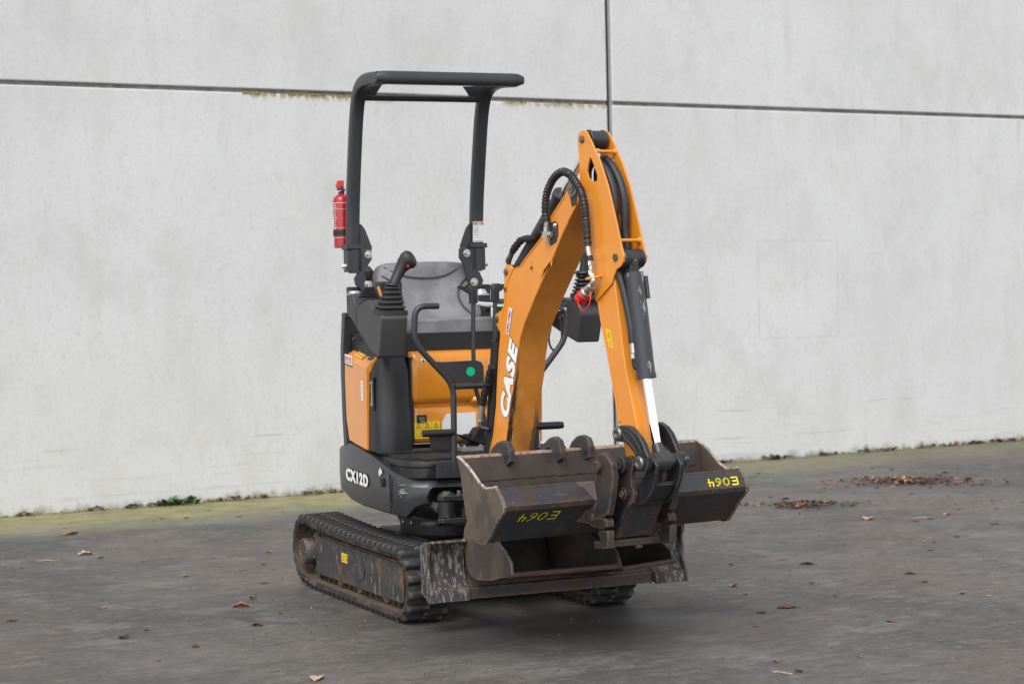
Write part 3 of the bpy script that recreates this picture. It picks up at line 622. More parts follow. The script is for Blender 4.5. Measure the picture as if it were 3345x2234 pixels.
def keytec(mb, o, xd, yd, W, H, lines=0):
    mb.mi = 0; mb.rect(o, xd, yd, 0, W, 0, H, .0008)
    o2 = Vector(o)+Vector(xd).cross(Vector(yd)).normalized()*.0009
    if not lines:
        mb.mi = 2; mb.rect(o2, xd, yd, 0, W, 0, H*.13, .0003)
        mb.mi = 1; mb.text('KEY-TEC', o2+Vector(xd)*W*.04+Vector(yd)*H*.47, xd, yd, H*.50, .0003, .0012, sx=W*.92/(H*.5*4.02))
        mb.mi = 2; mb.text('ACCU - RENTAL - WORKS', o2+Vector(xd)*W*.05+Vector(yd)*H*.24, xd, yd, H*.20, .0003, 0, sx=W*.9/(H*.2*12.5))
    else:
        mb.mi = 1; mb.text('KEY-TEC', o2+Vector(xd)*W*.04+Vector(yd)*H*.86, xd, yd, H*.155, .0003, .0008, sx=W*.92/(H*.155*4.02))
        mb.mi = 2; mb.text('ACCU - RENTAL - WORKS', o2+Vector(xd)*W*.05+Vector(yd)*H*.795, xd, yd, H*.06, .0003, 0, sx=W*.9/(H*.06*12.5))
        for q in (.70,.58,.47,.35): mb.rect(o2, xd, yd, W*.08, W*.45, H*q, H*q+.0016, .0003)
        for q in (.66,.54,.43,.31,.22,.13): mb.rect(o2, xd, yd, W*.08, W*.92, H*q, H*q+.0005, .0003)
        mb.rect(o2, xd, yd, W*.1, W*.9, H*.035, H*.055, .0003)
k1 = MB(); keytec(k1, (-.240,-.4045,.998), (1,0,-.09), (0,0,1), .107, .046); obj('dealer_sticker', k1, [M_wht, M_crim, M_ink], cl)
def warn(mb, o, xd, yd, W, H, cols, rows, tri=True):
    """yellow field with black outlined triangles and pictogram strokes"""
    mb.mi = 0; mb.rect(o, xd, yd, 0, W, 0, H, .0008); n_ = Vector(xd).cross(Vector(yd)).normalized(); o2 = Vector(o)+n_*.0009; o3 = Vector(o)+n_*.0013
    xd = Vector(xd).normalized(); yd = Vector(yd).normalized()
    cw, ch = W/cols, H/rows
    for r in range(rows):
        for c in range(cols):
            q = xd*c*cw+yd*r*ch
            mb.mi = 1
            if c: mb.rect(o2+xd*c*cw, xd, yd, -.0004, .0004, 0, H, .0002)
            if r and not c: mb.rect(o2+yd*r*ch, xd, yd, 0, W, -.0004, .0004, .0002)
            if r == rows-1 and tri:
                mb.plate(o2+q, xd, yd, [(cw*.16,ch*.18),(cw*.84,ch*.18),(cw*.5,ch*.82)], .0002)
                mb.mi = 0; mb.plate(o3+q, xd, yd, [(cw*.26,ch*.25),(cw*.74,ch*.25),(cw*.5,ch*.70)], .0002)
                mb.mi = 1; mb.rect(o3+n_*.0003+q, xd, yd, cw*.47, cw*.53, ch*.31, ch*.54, .0002)
            else:
                mb.rect(o2+q, xd, yd, cw*.25, cw*.7, ch*.2, ch*.24, .0002); mb.rect(o2+q, xd, yd, cw*.25, cw*.3, ch*.2, ch*.7, .0002); mb.rect(o2+q, xd, yd, cw*.6, cw*.68, ch*.25, ch*.8, .0002)
a0 = Vector((-.150,-.3995,1.0215+.010)); yd_ = Vector((.015,.068,.052)).normalized()
s1 = MB(); warn(s1, a0+Vector((0,.010,.0075)), (1,0,-.135), yd_, .10, .044, 2, 1); obj('warning_sticker', s1, [M_yels, M_ink], cl)
s2 = MB(); s2.rect((-.020,-.4045,.850), (1,0,0), ZS, 0, .028, 0, .084, .0008); s2.mi = 1
for q in range(7): s2.rect((-.011,-.4055,.860+q*.0098), (1,0,0), ZS, 0, .009, 0, .0022 if q % 2 else .0045, .0003)
obj('instruction_sticker', s2, [M_wht, M_ink], cl)
obj('filler_cap', MB().lathe((-.045,-.315,1.085), ZS, [(0,.022),(.014,.024),(.020,.018),(.022,.004)], 16), M_blk, cl)
# dark rear guard strip and its hinge
rg = MB(); 
for z0, z1, xa, xb in ((.64,.76,-.285,-.300),(.76,.95,-.300,-.308),(.95,1.06,-.308,-.305),(1.06,1.20,-.305,-.275)):
    rg.add([(xa-.0,-.405,z0),(xa+.045,-.405,z0),(xb+.045,-.405,z1),(xb,-.405,z1),(xa,-.37,z0),(xa+.045,-.37,z0),(xb+.045,-.37,z1),(xb,-.37,z1)], [(0,1,2,3),(7,6,5,4),(0,3,7,4),(1,5,6,2)])
rg.box(-.275,-.225,-.405,-.37,1.20,1.222)
obj('rear_guard', rg, M_dk, ex, HF, bevel=.003, recalc=True)
obj('rear_hood', MB().loft([[(x*s-.1, y*s, z) for x, y in rrect(-.44,.06,-.30,.30,.14)] for s, z in ((1,.66),(1,.98),(.97,1.05),(.88,1.09))]), M_or, ex, HF, ang=40)
# coil hose and bolt under the console
ch = MB(); pts = [(-.02+.008*math.cos(k*.9), -.37+.008*math.sin(k*.9), 1.20-.0016*k) for k in range(62)]
ch.tube(pts, .0035, 6); ch.bolt((-.15,-.385,1.108), (0,-1,0), .009)
obj('coiled_hose', ch, M_hose, ex, HF)
obj('engine_bay', MB().box(-.27,.10,-.37,.37,1.03,1.13), M_void, ex, HF)

# ---- moulded black pillar cover beside the seat base
pl = [(.050,-.393),(.110,-.389),(.138,-.378),(.156,-.355),(.163,-.32),(.160,-.27),(.150,-.245),(.128,-.232),(.0,-.225),(.0,-.393)]
def pil(z, s, dx=0): return [(max(x, 0)*(1)+dx*(1 if x > .05 else 0), -.31+(y+.31)*s, z) for x, y in pl]
pc = obj('pillar_cover', MB().loft([pil(.640,1.0,.004), pil(.665,1.0,.004), pil(.80,.985,0), pil(.815,.97,-.004), pil(.97,.94,-.008), pil(1.0,.90,-.014), pil(1.032,.82,-.028)]), M_pil, ex, HF, ang=30)
obj('latch_recess', MB().box(.072,.112,-.3935,-.388,.812,.952), M_void, pc, bevel=.002)
lt = MB().cyl((.098,-.395,.838),(.098,-.395,.925),.0042,10).bolt((.096,-.3935,.836),(0,-1,0),.007,.006).bolt((.096,-.3935,.926),(0,-1,0),.007,.006)
obj('latch_bar', lt, M_yz, pc)
obj('door_gap', MB().box(.0,.13,-.238,-.222,.66,1.03), M_ink, pc)

# ---- orange panels under the seat
def softbox(x0, x1, y0, y1, z0, z1, r):
    rings = []
    sec = [(x0,z0),(x1-r,z0),(x1-r*.3,z0+r*.3),(x1,z0+r),(x1,z1-r*1.6),(x1-r*.25,z1-r*.55),(x1-r*.9,z1-r*.12),(x1-r*1.9,z1),(x0,z1)]
    for y, k in ((y0,.030),(y0+.004,.012),(y0+.014,.003),(y0+.03,0),(y1-.03,0),(y1-.014,.003),(y1-.004,.012),(y1,.030)):
        rings.append([(x-(k if x > x0 else 0), y, z) for x, z in sec])
    return MB().loft(rings)
up_ = obj('seat_base_panel', softbox(.02,.142,-.232,.36,.832,1.056,.030), M_or, ex, HF, ang=50, recalc=True, label='glossy upper orange panel under the seat')
lp = obj('seat_base_panel', softbox(.02,.124,-.228,.33,.664,.830,.028), M_or, ex, HF, ang=50, recalc=True, label='lower orange panel with hour meter and warning stickers')
obj('panel_gap', MB().box(.03,.108,-.222,.33,.820,.836), M_or, lp)
obj('panel_notch', softbox(.02,.148,.035,.30,.826,.862,.016), M_or, up_, ang=50, recalc=True)
YD = (0,1,0)
hm = MB().rect((.1245,-.208,.752), YD, ZS, 0, .044, 0, .034, .003); hm.mi = 1; hm.rect((.128,-.200,.763), YD, ZS, 0, .027, 0, .014, .0005); hm.mi = 2
hm.text('HOURS', (.1282,-.192,.7555), YD, ZS, .006, .0003)
obj('hour_meter', hm, [M_ink, M_lcd, M_wht], lp)
ws = MB(); warn(ws, (.1245,-.219,.686), YD, ZS, .115, .072, 3, 2); obj('warning_sticker', ws, [M_yel, M_ink], lp)
wl = MB().plate((.1245,0,0), YD, ZS, [(-.095,.69),(-.095,.752),(-.074,.786),(.058,.788),(.062,.70),(.0,.69)], .0008)
obj('white_label', wl, M_whtd, lp)
hl = MB().rect((.1400,-.190,1.003), (0,1,-.15), ZS, 0, .023, 0, .022, .0008); hl.mi = 1
hl.rect((.1412,-.184,1.004), YD, ZS, 0, .012, .002, .010, .0003); hl.rect((.1412,-.180,1.014), YD, ZS, 0, .004, 0, .006, .0003)
obj('info_sticker', hl, [M_wht, M_ink], up_)

# ---- seat
seat = obj('seat', MB().box(-.24,.155,-.20,.21,1.085,1.112).box(-.20,.10,-.16,.17,1.055,1.086), M_blk, ex, HF @ Matrix.Translation((-.145,.043,-.006)), bevel=.004, label='grey vinyl operator seat on a black pan')
def cushion():
    rings = []
    for i in range(13):
        x = -.26+i*.035
        e = 1-max(0, (i-10)/2)**2*.22 - (max(0, (1-i))/1)*.1
        ring = []
        for k in range(40):
            a = 2*math.pi*k/40; ca, sa = math.cos(a), math.sin(a)
            y = .245*math.copysign(abs(ca)**.35, ca)*(1-.02*(e < .99))
            z = math.copysign(abs(sa)**.72, sa)
            top = .040+.018*(abs(y)/.245)**2*1.0+.010*math.exp(-((abs(y)-.0)/.06)**2)*(i > 8)
            ring.append((x if i < 12 else x-.012, y*(e**.3), 1.150+(z*top*e if z > 0 else z*.044*e)))
        rings.append(ring)
    return MB().loft(rings)
obj('cushion', cushion(), M_seat, seat, ang=60)
ol = catmull([(0,-.232,1.19),(0,-.240,1.26),(0,-.247,1.33),(0,-.245,1.385),(0,-.215,1.430),(0,-.15,1.446),(0,0,1.449),(0,.15,1.446),(0,.215,1.430),(0,.245,1.385),(0,.247,1.33),(0,.240,1.26),(0,.232,1.19),(0,.12,1.165),(0,0,1.16),(0,-.12,1.165)], 4, True)
cz = 1.31
def xr(z): return -.205-.36*(z-1.17)
def brim(s, dx): return [(xr(cz+(p.z-cz)*s)+dx, p.y*s, cz+(p.z-cz)*s) for p in ol]
obj('backrest', MB().loft([brim(.93,-.055), brim(.99,-.04), brim(1.0,-.015), brim(.985,.005), brim(.94,.018), brim(.86,.022), brim(.6,.012), brim(.3,.004), brim(.05,.0)]), M_seat, seat, ang=60, recalc=True)
sm = MB()
def onb(y, z, d=.0): return (xr(z)+.016+d, y, z)
sm.tube(catmull([onb(-.20,1.425,.002), onb(-.14,1.395), onb(-.06,1.378,-.002), onb(.03,1.376,-.002), onb(.10,1.39), onb(.17,1.425,.002)], 5), .0042, 6)
sm.tube(catmull([onb(.215,1.385,.004), onb(.165,1.355,.005), onb(.135,1.30,.004), onb(.155,1.24,.004), onb(.21,1.19,.004)], 5), .0045, 6)
sm.tube(catmull([onb(-.215,1.385,.004), onb(-.165,1.355,.005), onb(-.135,1.30,.004), onb(-.155,1.24,.004), onb(-.21,1.19,.004)], 5), .0045, 6)
obj('seat_welts', sm, M_seam, seat)
rl = MB()
for y in (-.07, .10): rl.box(.0,.16,y-.035,y+.035,1.062,1.084)
rl.cyl((.15,.045,1.07),(.165,.045,1.07),.012)
obj('seat_rail', rl, M_void, seat, bevel=.003)
obj('belt_buckle', MB().box(.02,.10,.215,.235,1.20,1.24).cyl((-.1,.235,1.235),(-.1,.21,1.235),.02), M_blk, seat, bevel=.004)

# ---- consoles
lcp = [(.100,1.259),(.286,1.276),(.347,1.236),(.446,1.211),(.452,1.20),(.431,1.12),(.402,1.043),(.308,1.063),(.118,1.157),(.080,1.182),(.0,1.216),(.010,1.300),(.057,1.305)]
lc = obj('control_console', MB().prism(lcp, 1, -.462, -.350), M_con, ex, HF, bevel=.010, seg=3, label='grey plastic control console below the near joystick')
obj('console_seam', MB().tube([(.110,-.4625,1.245),(.118,-.4625,1.20),(.117,-.4625,1.165)], .0012, 5), M_ink, lc)
rcp = [(.10,1.16),(.30,1.105),(.424,1.076),(.470,1.195),(.462,1.235),(.44,1.262),(.2,1.268),(.10,1.262)]
rc2 = obj('control_console', MB().prism(rcp, 1, .405, .510), M_con, ex, HF, bevel=.010, seg=3, label='grey plastic control console behind the boom')
def sq(cx, cy, z, wx, wy, n=24, p=4.5, tx=0, ty=0):
    o = []
    for k in range(n):
        a = 2*math.pi*(k+.5)/n; ca, sa = math.cos(a), math.sin(a); r = (abs(ca)**p+abs(sa)**p)**(-1/p)
        o.append((cx+wx*r*ca, cy+wy*r*sa, z+tx*ca*r*wx+ty*sa*r*wy))
    return o
def bellows(mb, c0, c1, w0, w1, folds, asp=1.0, tilt=-.10, n=32, p=7):
    rings = [sq(c0[0], c0[1], c0[2], w0*asp, w0, n, p, tilt), sq(c0[0], c0[1], c0[2]+.018, w0*asp*.98, w0*.98, n, p, tilt)]
    for k in range(folds):
        for ph, dw in ((.12, -.010), (.5, .0), (.88, -.002), (1.0, -.011)):
            t = (k+ph)/folds; w = w0*.93+(w1-w0*.93)*t+dw
            rings.append(sq(c0[0]+(c1[0]-c0[0])*t, c0[1]+(c1[1]-c0[1])*t, c0[2]+.020+(c1[2]-c0[2]-.020)*t, w*asp, w, n, p, tilt*(1-t)))
    mb.loft(rings)
def grip(mb, path, rad, n=20):
    rings = []; P = [Vector(p) for p in path]
    for i, p in enumerate(P):
        t = (P[min(i+1, len(P)-1)]-P[max(0, i-1)]).normalized(); u = Vector((1,0,0)); u = (u-t*u.dot(t)).normalized(); v = t.cross(u)
        rings.append([p+u*rad[i][0]*math.cos(2*math.pi*k/n)+v*rad[i][1]*math.sin(2*math.pi*k/n) for k in range(n)])
    mb.loft(rings)
b1 = MB(); bellows(b1, (.385,-.402,1.216), (.375,-.386,1.330), .062, .026, 5); obj('joystick_bellows', b1, M_blk, lc, ang=25)
j1 = MB(); j1.lathe((.375,-.386,1.328), (0,.12,1), [(0,.022),(.004,.031),(.010,.030),(.014,.024)], 24)
grip(j1, [(.375,-.380,1.335),(.370,-.366,1.365),(.365,-.348,1.395),(.365,-.332,1.418),(.372,-.318,1.432),(.380,-.306,1.442),(.386,-.299,1.447),(.388,-.296,1.449)], [(.024,.023),(.023,.021),(.025,.024),(.030,.031),(.033,.040),(.032,.038),(.024,.027),(.008,.010)])
obj('joystick', j1, M_blk, lc, ang=60)
obj('thumb_button', MB().lathe((.398,-.326,1.409), (1,.1,-.2), [(0,.0055),(.003,.0055),(.004,.004),(.004,0)], 14), M_redp, lc)
b2 = MB(); bellows(b2, (.43,.455,1.262), (.44,.437,1.362), .060, .028, 5); obj('joystick_bellows', b2, M_blk, rc2, ang=25)
j2 = MB(); j2.lathe((.44,.437,1.362), (0,-.05,1), [(0,.030),(.006,.040),(.014,.037),(.018,.026)], 24)
grip(j2, [(.44,.437,1.37),(.44,.440,1.40),(.44,.447,1.44),(.44,.450,1.47),(.44,.450,1.490)], [(.022,.021),(.020,.018),(.024,.022),(.030,.028),(.012,.012)])
obj('joystick', j2, M_blk, rc2, ang=60)
b3 = MB(); bellows(b3, (.17,-.425,1.268), (.17,-.420,1.330), .046, .022, 5, tilt=0); obj('lever_boot', b3, M_blk, lc, ang=25)
l3 = MB().cyl((.17,-.420,1.325),(.17,-.420,1.368),.005,10); obj('lever_rod', l3, M_zinc, lc)
obj('lever_knob', MB().lathe((.17,-.420,1.355), ZS, [(0,.010),(.004,.013),(.028,.020),(.040,.021),(.050,.014),(.052,.010),(.058,.009),(.060,.004)], 18), M_blk, lc)
obj('cup_lid', MB().lathe((.0,-.430,1.298), ZS, [(0,.034),(.006,.034),(.008,.026),(.016,.024),(.018,.018),(.018,0)], 24), M_alu, lc)
obj('ignition_switch', MB().lathe((.06,-.445,1.262), (0,-.3,1), [(0,.016),(.010,.016),(.012,.010),(.012,0)], 16), M_zinc, lc)
po = MB().box(-.02,.06,-.335,-.235,1.26,1.352); obj('armrest_box', po, M_blk, lc, bevel=.008)
obj('release_lever', MB().tube([(.065,-.345,1.33),(.075,-.335,1.285)], .006, 8), M_orw, lc)
# far armrest and hardware between the seat and the far console
ar = MB().box(-.05,.30,.20,.42,1.245,1.268); ar.box(.02,.34,.24,.42,1.20,1.246)
obj('armrest', ar, M_con, rc2, bevel=.006)
fc = MB().lathe((.05,.125,1.285), ZS, [(0,.035),(.006,.035),(.008,.026),(.018,.024),(.020,.020),(.026,.018),(.026,0)], 24); obj('cup_lid', fc, M_alu, rc2)
obj('latch_plate', MB().prism([(.060,1.243),(.110,1.232),(.150,1.236),(.148,1.252),(.100,1.256),(.065,1.26)], 0, .10, .16), M_chr, rc2, bevel=.004)

# ---- travel levers and pedals
def lever(pts, wing, nm):
    lv = obj('travel_lever', MB().tube(pts, .0095, 8), M_dk, ex, HF, label=nm)
    y, z = pts[0][1], pts[0][2]
    k = MB().loft([sq(.42, y, z-.004, .013, .017, 16, 4), sq(.42, y, z+.03, .013, .016, 16, 4), sq(.42, y+wing*.004, z+.062, .014, .022, 16, 4), sq(.42, y+wing*.006, z+.070, .012, .016, 16, 4)])
    k.loft([[(.42+a*.012, y+wing*.010, z+.048+b*.016) for a, b in ((-1,-1),(1,-1),(1,1),(-1,1))], [(.42+a*.010, y+wing*.045, z+.060+b*.008) for a, b in ((-1,-1),(1,-1),(1,1),(-1,1))], [(.42+a*.008, y+wing*.068, z+.067+b*.003) for a, b in ((-1,-1),(1,-1),(1,1),(-1,1))]])
    obj('lever_handle', k, M_blk, lv, recalc=True, ang=40)
lever([(.42,-.053,1.255),(.42,-.058,1.10),(.42,-.058,1.02),(.42,-.051,.899),(.42,-.017,.782),(.42,-.008,.70)], -1, 'travel lever with its handle pointing to the seat')
lever([(.42,.043,1.262),(.42,.037,1.10),(.42,.033,.95),(.42,.022,.80),(.42,.02,.70)], 1, 'travel lever with its handle pointing to the boom')
for y0, y1 in ((-.092,.002),(.012,.095)):
    p = obj('pedal_block', MB().box(.27,.36,y0,y1,.640,.660), M_alu, ex, HF, bevel=.002)
    obj('pedal_boot', MB().loft([sq(.315,(y0+y1)/2,.660,.036,.040), sq(.315,(y0+y1)/2,.668,.036,.040), sq(.315,(y0+y1)/2,.672,.024,.026), sq(.315,(y0+y1)/2,.71,.020,.022)]), M_blk, p)
    pb = MB()
    for dx, dz in ((.280,0),(.350,0)):
        for yy in (y0+.012, y1-.012): pb.bolt((dx,yy,.660),ZS,.004,.006)
    obj('pedal_bolts', pb, M_zinc, p)
obj('foot_pedal', MB().prism([(-.095,.712),(-.055,.694),(-.025,.735),(.030,.744),(.045,.735),(.035,.70),(.0,.675),(-.02,.672),(-.058,.684),(-.10,.708)], 0, .30, .38), M_blk, ex, HF, bevel=.003)

# ---- grab rails, guard plate
def Rl(y, z, x=.50): return (x, y, z)
P = fillet([Rl(-.235,1.245), Rl(-.335,1.246), Rl(-.343,1.10), Rl(-.178,.925), Rl(-.183,.58)], .05, 6)
gr = obj('grab_rail', MB().tube(P, .0125, 16), M_dk, ex, HF, label='bent dark tube grab rail beside the near console')
obj('rail_handle', MB().cyl(Rl(-.315,.733), Rl(-.19,.733), .0145, 18).lathe((.5,-.1905,.733), (0,1,0), [(0,.016),(.008,.016),(.010,.010)], 16), M_blk, gr)
obj('crossbar', MB().cyl(Rl(-.172,.917), Rl(.19,.917), .0115, 16), M_dk, gr)
obj('brace', MB().tube([Rl(-.165,.93), Rl(-.245,1.02)], .005, 8), M_dk, gr)
gp = obj('guard_plate', MB().prism([(-.244,1.018),(-.075,1.021),(-.052,1.013),(-.043,.995),(-.042,.929),(-.170,.929)], 0, .488, .4935), M_dk, gr, bevel=.001)
obj('green_dot', MB().lathe((.4935,-.1,.976), (1,0,0), [(0,.0185),(.001,.0185)], 32), M_grn, gr, label='round green sticker on the guard plate')
obj('rail_bracket', MB().prism([(-.287,.722),(-.189,.722),(-.189,.662),(-.262,.660),(-.283,.675)], 0, .494, .500), M_blk, gr, bevel=.003)
obj('rail_foot', MB().prism([(-.261,.617),(-.150,.614),(-.150,.548),(-.259,.552)], 0, .5065, .5115), M_dk, gr, bevel=.002)
P = fillet([Rl(.235,1.225), Rl(.323,1.225), Rl(.323,1.10), Rl(.175,.925), Rl(.183,.62)], .05, 6)
gr2 = obj('grab_rail', MB().tube(P, .0125, 16), M_dk, ex, HF, label='bent dark tube grab rail behind the boom')
obj('rail_hose', MB().tube(catmull([Rl(.292,1.215), Rl(.298,1.19), Rl(.304,1.125), Rl(.300,1.075), Rl(.275,1.052), Rl(.255,1.062), Rl(.246,1.10), Rl(.255,1.14)], 5), .0045, 8).lathe(Rl(.297,1.19), (0,0,-1), [(0,.008),(.012,.008)], 10), M_hose, gr2)
obj('hose_fitting', MB().box(.495,.51,.285,.325,1.212,1.226).cyl(Rl(.315,1.21),Rl(.315,1.19),.007,10), M_chr, gr2, bevel=.002)
obj('foot_peg', MB().cyl(Rl(.165,.741), Rl(.285,.741), .0155, 18).cyl(Rl(.285,.741), Rl(.300,.741), .014, 18), M_blk, gr2)
obj('grease_nozzle', MB().lathe((.5,.186,.655), ZS, [(0,.012),(.030,.012),(.032,.009),(.062,.008),(.068,.0035),(.085,.002)], 14), M_chr, gr2)
obj('ribbed_step', MB().box(.40,.50,.165,.315,.60,.655), M_blk, fl, bevel=.006)
for k in range(4): obj('mat_rib', MB().box(.41+.022*k,.422+.022*k,.17,.31,.655,.661), M_pil, fl, bevel=.001)

# ---- roll bar
X0 = -.40
def px_(z): return X0-.12*max(0, (z-1.5))/.67
PL = [(px_(1.50),-.308,1.495),(px_(1.72)+.004,-.306,1.72),(px_(2.0),-.300,2.0),(px_(2.17),-.297,2.17)]
rp = obj('roll_bar', MB(), M_dk, ex, HF) if False else None
def roll_bar():
    mb = MB()
    tube_y = []
    for sd in (-1, 1):
        y = lambda v: v*sd
        c = [(-.400,.308 if sd < 0 else .279,1.50),(-.385,.306 if sd < 0 else .281,1.70),(-.345,.303 if sd < 0 else .285,1.95),(-.312,.301 if sd < 0 else .287,2.10),(-.275,.300 if sd < 0 else .289,2.175),(-.215,.300 if sd < 0 else .291,2.212),(-.12,.300 if sd < 0 else .295,2.222),(.03,.299,2.212)]
        path = catmull([(a, sd*b, z) for a, b, z in c], 5)
        # flattened oval tube
        rings = []; Pp = path
        for i, p in enumerate(Pp):
            t = (Pp[min(i+1, len(Pp)-1)]-Pp[max(0, i-1)]).normalized(); v = Vector((0,1,0)); u = t.cross(v).normalized()
            rings.append([p+v*.0285*math.copysign(abs(math.cos(a))**.5, math.cos(a))+u*.0285*math.copysign(abs(math.sin(a))**.5, math.sin(a)) for a in [2*math.pi*k/24 for k in range(24)]])
        mb.loft(rings)
    return mb
rb = obj('roll_bar', roll_bar(), M_dk, ex, HF, ang=50, recalc=True, label='dark grey two-post roll bar over the seat')
fb = []
for i in range(25):
    y = -.335+.67*i/24; e = min(1, (min(i, 24-i)+.35)/1.8); e = math.sqrt(1-(1-e)**2)
    fb.append([(.066+.030*e*math.copysign(abs(math.cos(a))**.75, math.cos(a)), y, 2.210+.0285*e*math.copysign(abs(math.sin(a))**.75, math.sin(a))) for a in [2*math.pi*k/24 for k in range(24)]])
obj('front_bar', MB().loft(fb), M_dk, rb, ang=50, recalc=True)
obj('roof_plate', MB().box(-.24,.05,-.28,.28,2.234,2.240), M_dk, rb, bevel=.001)
obj('cross_tube', MB().cyl((-.288,-.29,2.161),(-.288,.28,2.161),.0135,16), M_dk, rb)
for sd in (-1, 1):
    pts = [(sd*.285,2.165),(sd*.285,2.222),(sd*.190,2.218),(sd*.212,2.188),(sd*.222,2.17)]
    obj('corner_gusset', MB().prism(pts, 0, -.292, -.282), M_dk, rb, bevel=.001)
obj('roof_rib', MB().prism([(-.16,2.196),(-.12,2.188),(.02,2.188),(.06,2.196)], 0, .0, .04), M_dk, rb, bevel=.002)
for sd, yc in ((-1, -.306), (1, .280)):
    inn = -sd                                   # towards the seat
    s1 = obj('post_collar', MB().box(-.440,-.362,yc-.041,yc+.041,1.500,1.522), M_dk, rb, bevel=.004)
    obj('post_sleeve', MB().box(-.432,-.368,yc-.035,yc+.032,1.400,1.4995).box(-.430,-.364,yc-.014,yc+.014,1.395,1.4995), M_dk, s1.parent, bevel=.003)
    e = yc+inn*.031
    obj('post_gusset', MB().prism([(e-inn*.004,1.612),(e+inn*.004,1.612),(e+inn*.022,1.590),(e+inn*.052,1.512),(e+inn*.052,1.4995),(e-inn*.004,1.4995)], 0, -.394, -.382), M_dk, rb, bevel=.002)
    if sd < 0: pl_ = [(-.290,1.4985),(-.228,1.4985),(-.228,1.457),(-.246,1.430),(-.247,1.397),(-.226,1.380),(-.222,1.352),(-.236,1.322),(-.280,1.318),(-.308,1.345),(-.312,1.372),(-.294,1.40)]
    else: pl_ = [(.186,1.4985),(.268,1.4985),(.268,1.396),(.283,1.391),(.300,1.352),(.290,1.320),(.240,1.320),(.228,1.346),(.213,1.389),(.204,1.428),(.185,1.456)]
    obj('post_bracket', MB().prism(pl_, 0, -.381, -.368), M_dk, rb, bevel=.003)
    for p_, d_, r_ in (((-.368, yc+inn*.060, 1.477), (1,0,0), .0115), ((-.368, -.250 if sd < 0 else .253, 1.346), (1,0,0), .012), ((-.40, yc+sd*.035, 1.425), (0,sd,0), .010)):
        obj('mounting_bolt', MB().bolt(p_, d_, r_, .013), M_zinc, rb)
    obj('lower_mount', MB().box(-.44,-.383,*((-.33,-.20) if sd < 0 else (.22,.34)),1.10,1.335), M_void, rb, bevel=.006)
ks = MB(); keytec(ks, (-.3700,.253,1.527), YD, (.075,0,1), .057, .092, 1); obj('dealer_sticker', ks, [M_wht, M_crim, M_ink], rb)

# ---- swing bracket and its cylinder
sb = MB()
ear = [(.60,-.09),(.57,-.262),(.545,-.275),(.515,-.262),(.508,-.225),(.53,-.10),(.54,.0),(.60,.05),(.70,.03),(.70,-.06)]
sb.prism([(a, b) for a, b in ear], 2, .464, .486); sb.prism([(a, b) for a, b in ear], 2, .374, .394); sb.box(.54,.66,-.17,-.02,.394,.464)
sb.lathe((.60,-.04,.34), ZS, [(0,.055),(.26,.055)], 24)
sbo = obj('swing_bracket', sb, M_cast, ex, HF, bevel=.003)
obj('knuckle', MB().lathe((.54,-.232,.398), ZS, [(0,.034),(.062,.034)], 24), M_cast, sbo)
obj('pin_cap', MB().lathe((.54,-.232,.486), ZS, [(0,.030),(.006,.030),(.007,.018),(.014,.018),(.015,.008)], 20).bolt((.555,-.185,.486), ZS, .009, .012), M_pin, sbo)
obj('swing_cylinder_rod', MB().tube([(.28,-.30,.462),(.52,-.250,.430)], .0165, 16).lathe((.50,-.256,.432), (1,.2,-.1), [(0,.022),(.02,.022)], 16), M_pin, sbo)

# ================================================================== BOOM (frame BF: x forward, y sideways, z up)
back = [(.03,.56),(.057,.655),(.091,.732),(.118,.846),(.132,.958),(.150,1.071),(.163,1.129),(.172,1.18),(.182,1.227),(.198,1.253),(.205,1.30),(.225,1.345),(.262,1.385),(.320,1.396),(.359,1.424),(.412,1.458),(.472,1.496),(.541,1.569),(.583,1.602),(.640,1.645)]
front = [(.735,1.619),(.686,1.571),(.628,1.508),(.577,1.444),(.547,1.410),(.491,1.349),(.416,1.262),(.395,1.235),(.344,1.173),(.308,1.112),(.289,1.050),(.269,.962),(.240,.881),(.212,.79),(.188,.70),(.165,.62),(.15,.56)]
def inset(side, d):
    return side
bm_ = obj('boom', MB().prism(back+[(.69,1.672),(.725,1.650)]+front, 1, -.054, .054), [M_orw], ex, BF, bevel=.002, label='curved orange boom with white lettering')
plate = back[:]+[(.666,1.663),(.699,1.688),(.723,1.697),(.746,1.693),(.765,1.675),(.762,1.655)]+front
for sd in (-1, 1):
    ys = (-.066,-.0545) if sd < 0 else (.0545,.066)
    # side plate with its rear lugs
    lugs = [(.172,1.18),(.150,1.150),(.128,1.173),(.122,1.189),(.130,1.207),(.165,1.219)]
    pp = back[:7]+[(.163,1.135),(.151,1.151),(.130,1.171),(.122,1.189),(.131,1.207),(.150,1.216),(.175,1.224),(.188,1.238),(.197,1.262),(.195,1.30),(.203,1.335),(.200,1.372),(.207,1.392),(.224,1.402),(.245,1.400),(.262,1.386),(.284,1.378),(.305,1.385)]+back[13:]+[(.666,1.663),(.699,1.688),(.723,1.697),(.746,1.693),(.765,1.675),(.762,1.655)]+front
    obj('side_plate', MB().prism(pp, 1, *ys), M_orw, bm_, bevel=.0025, label='boom side plate facing the camera, with lettering' if sd < 0 else None)
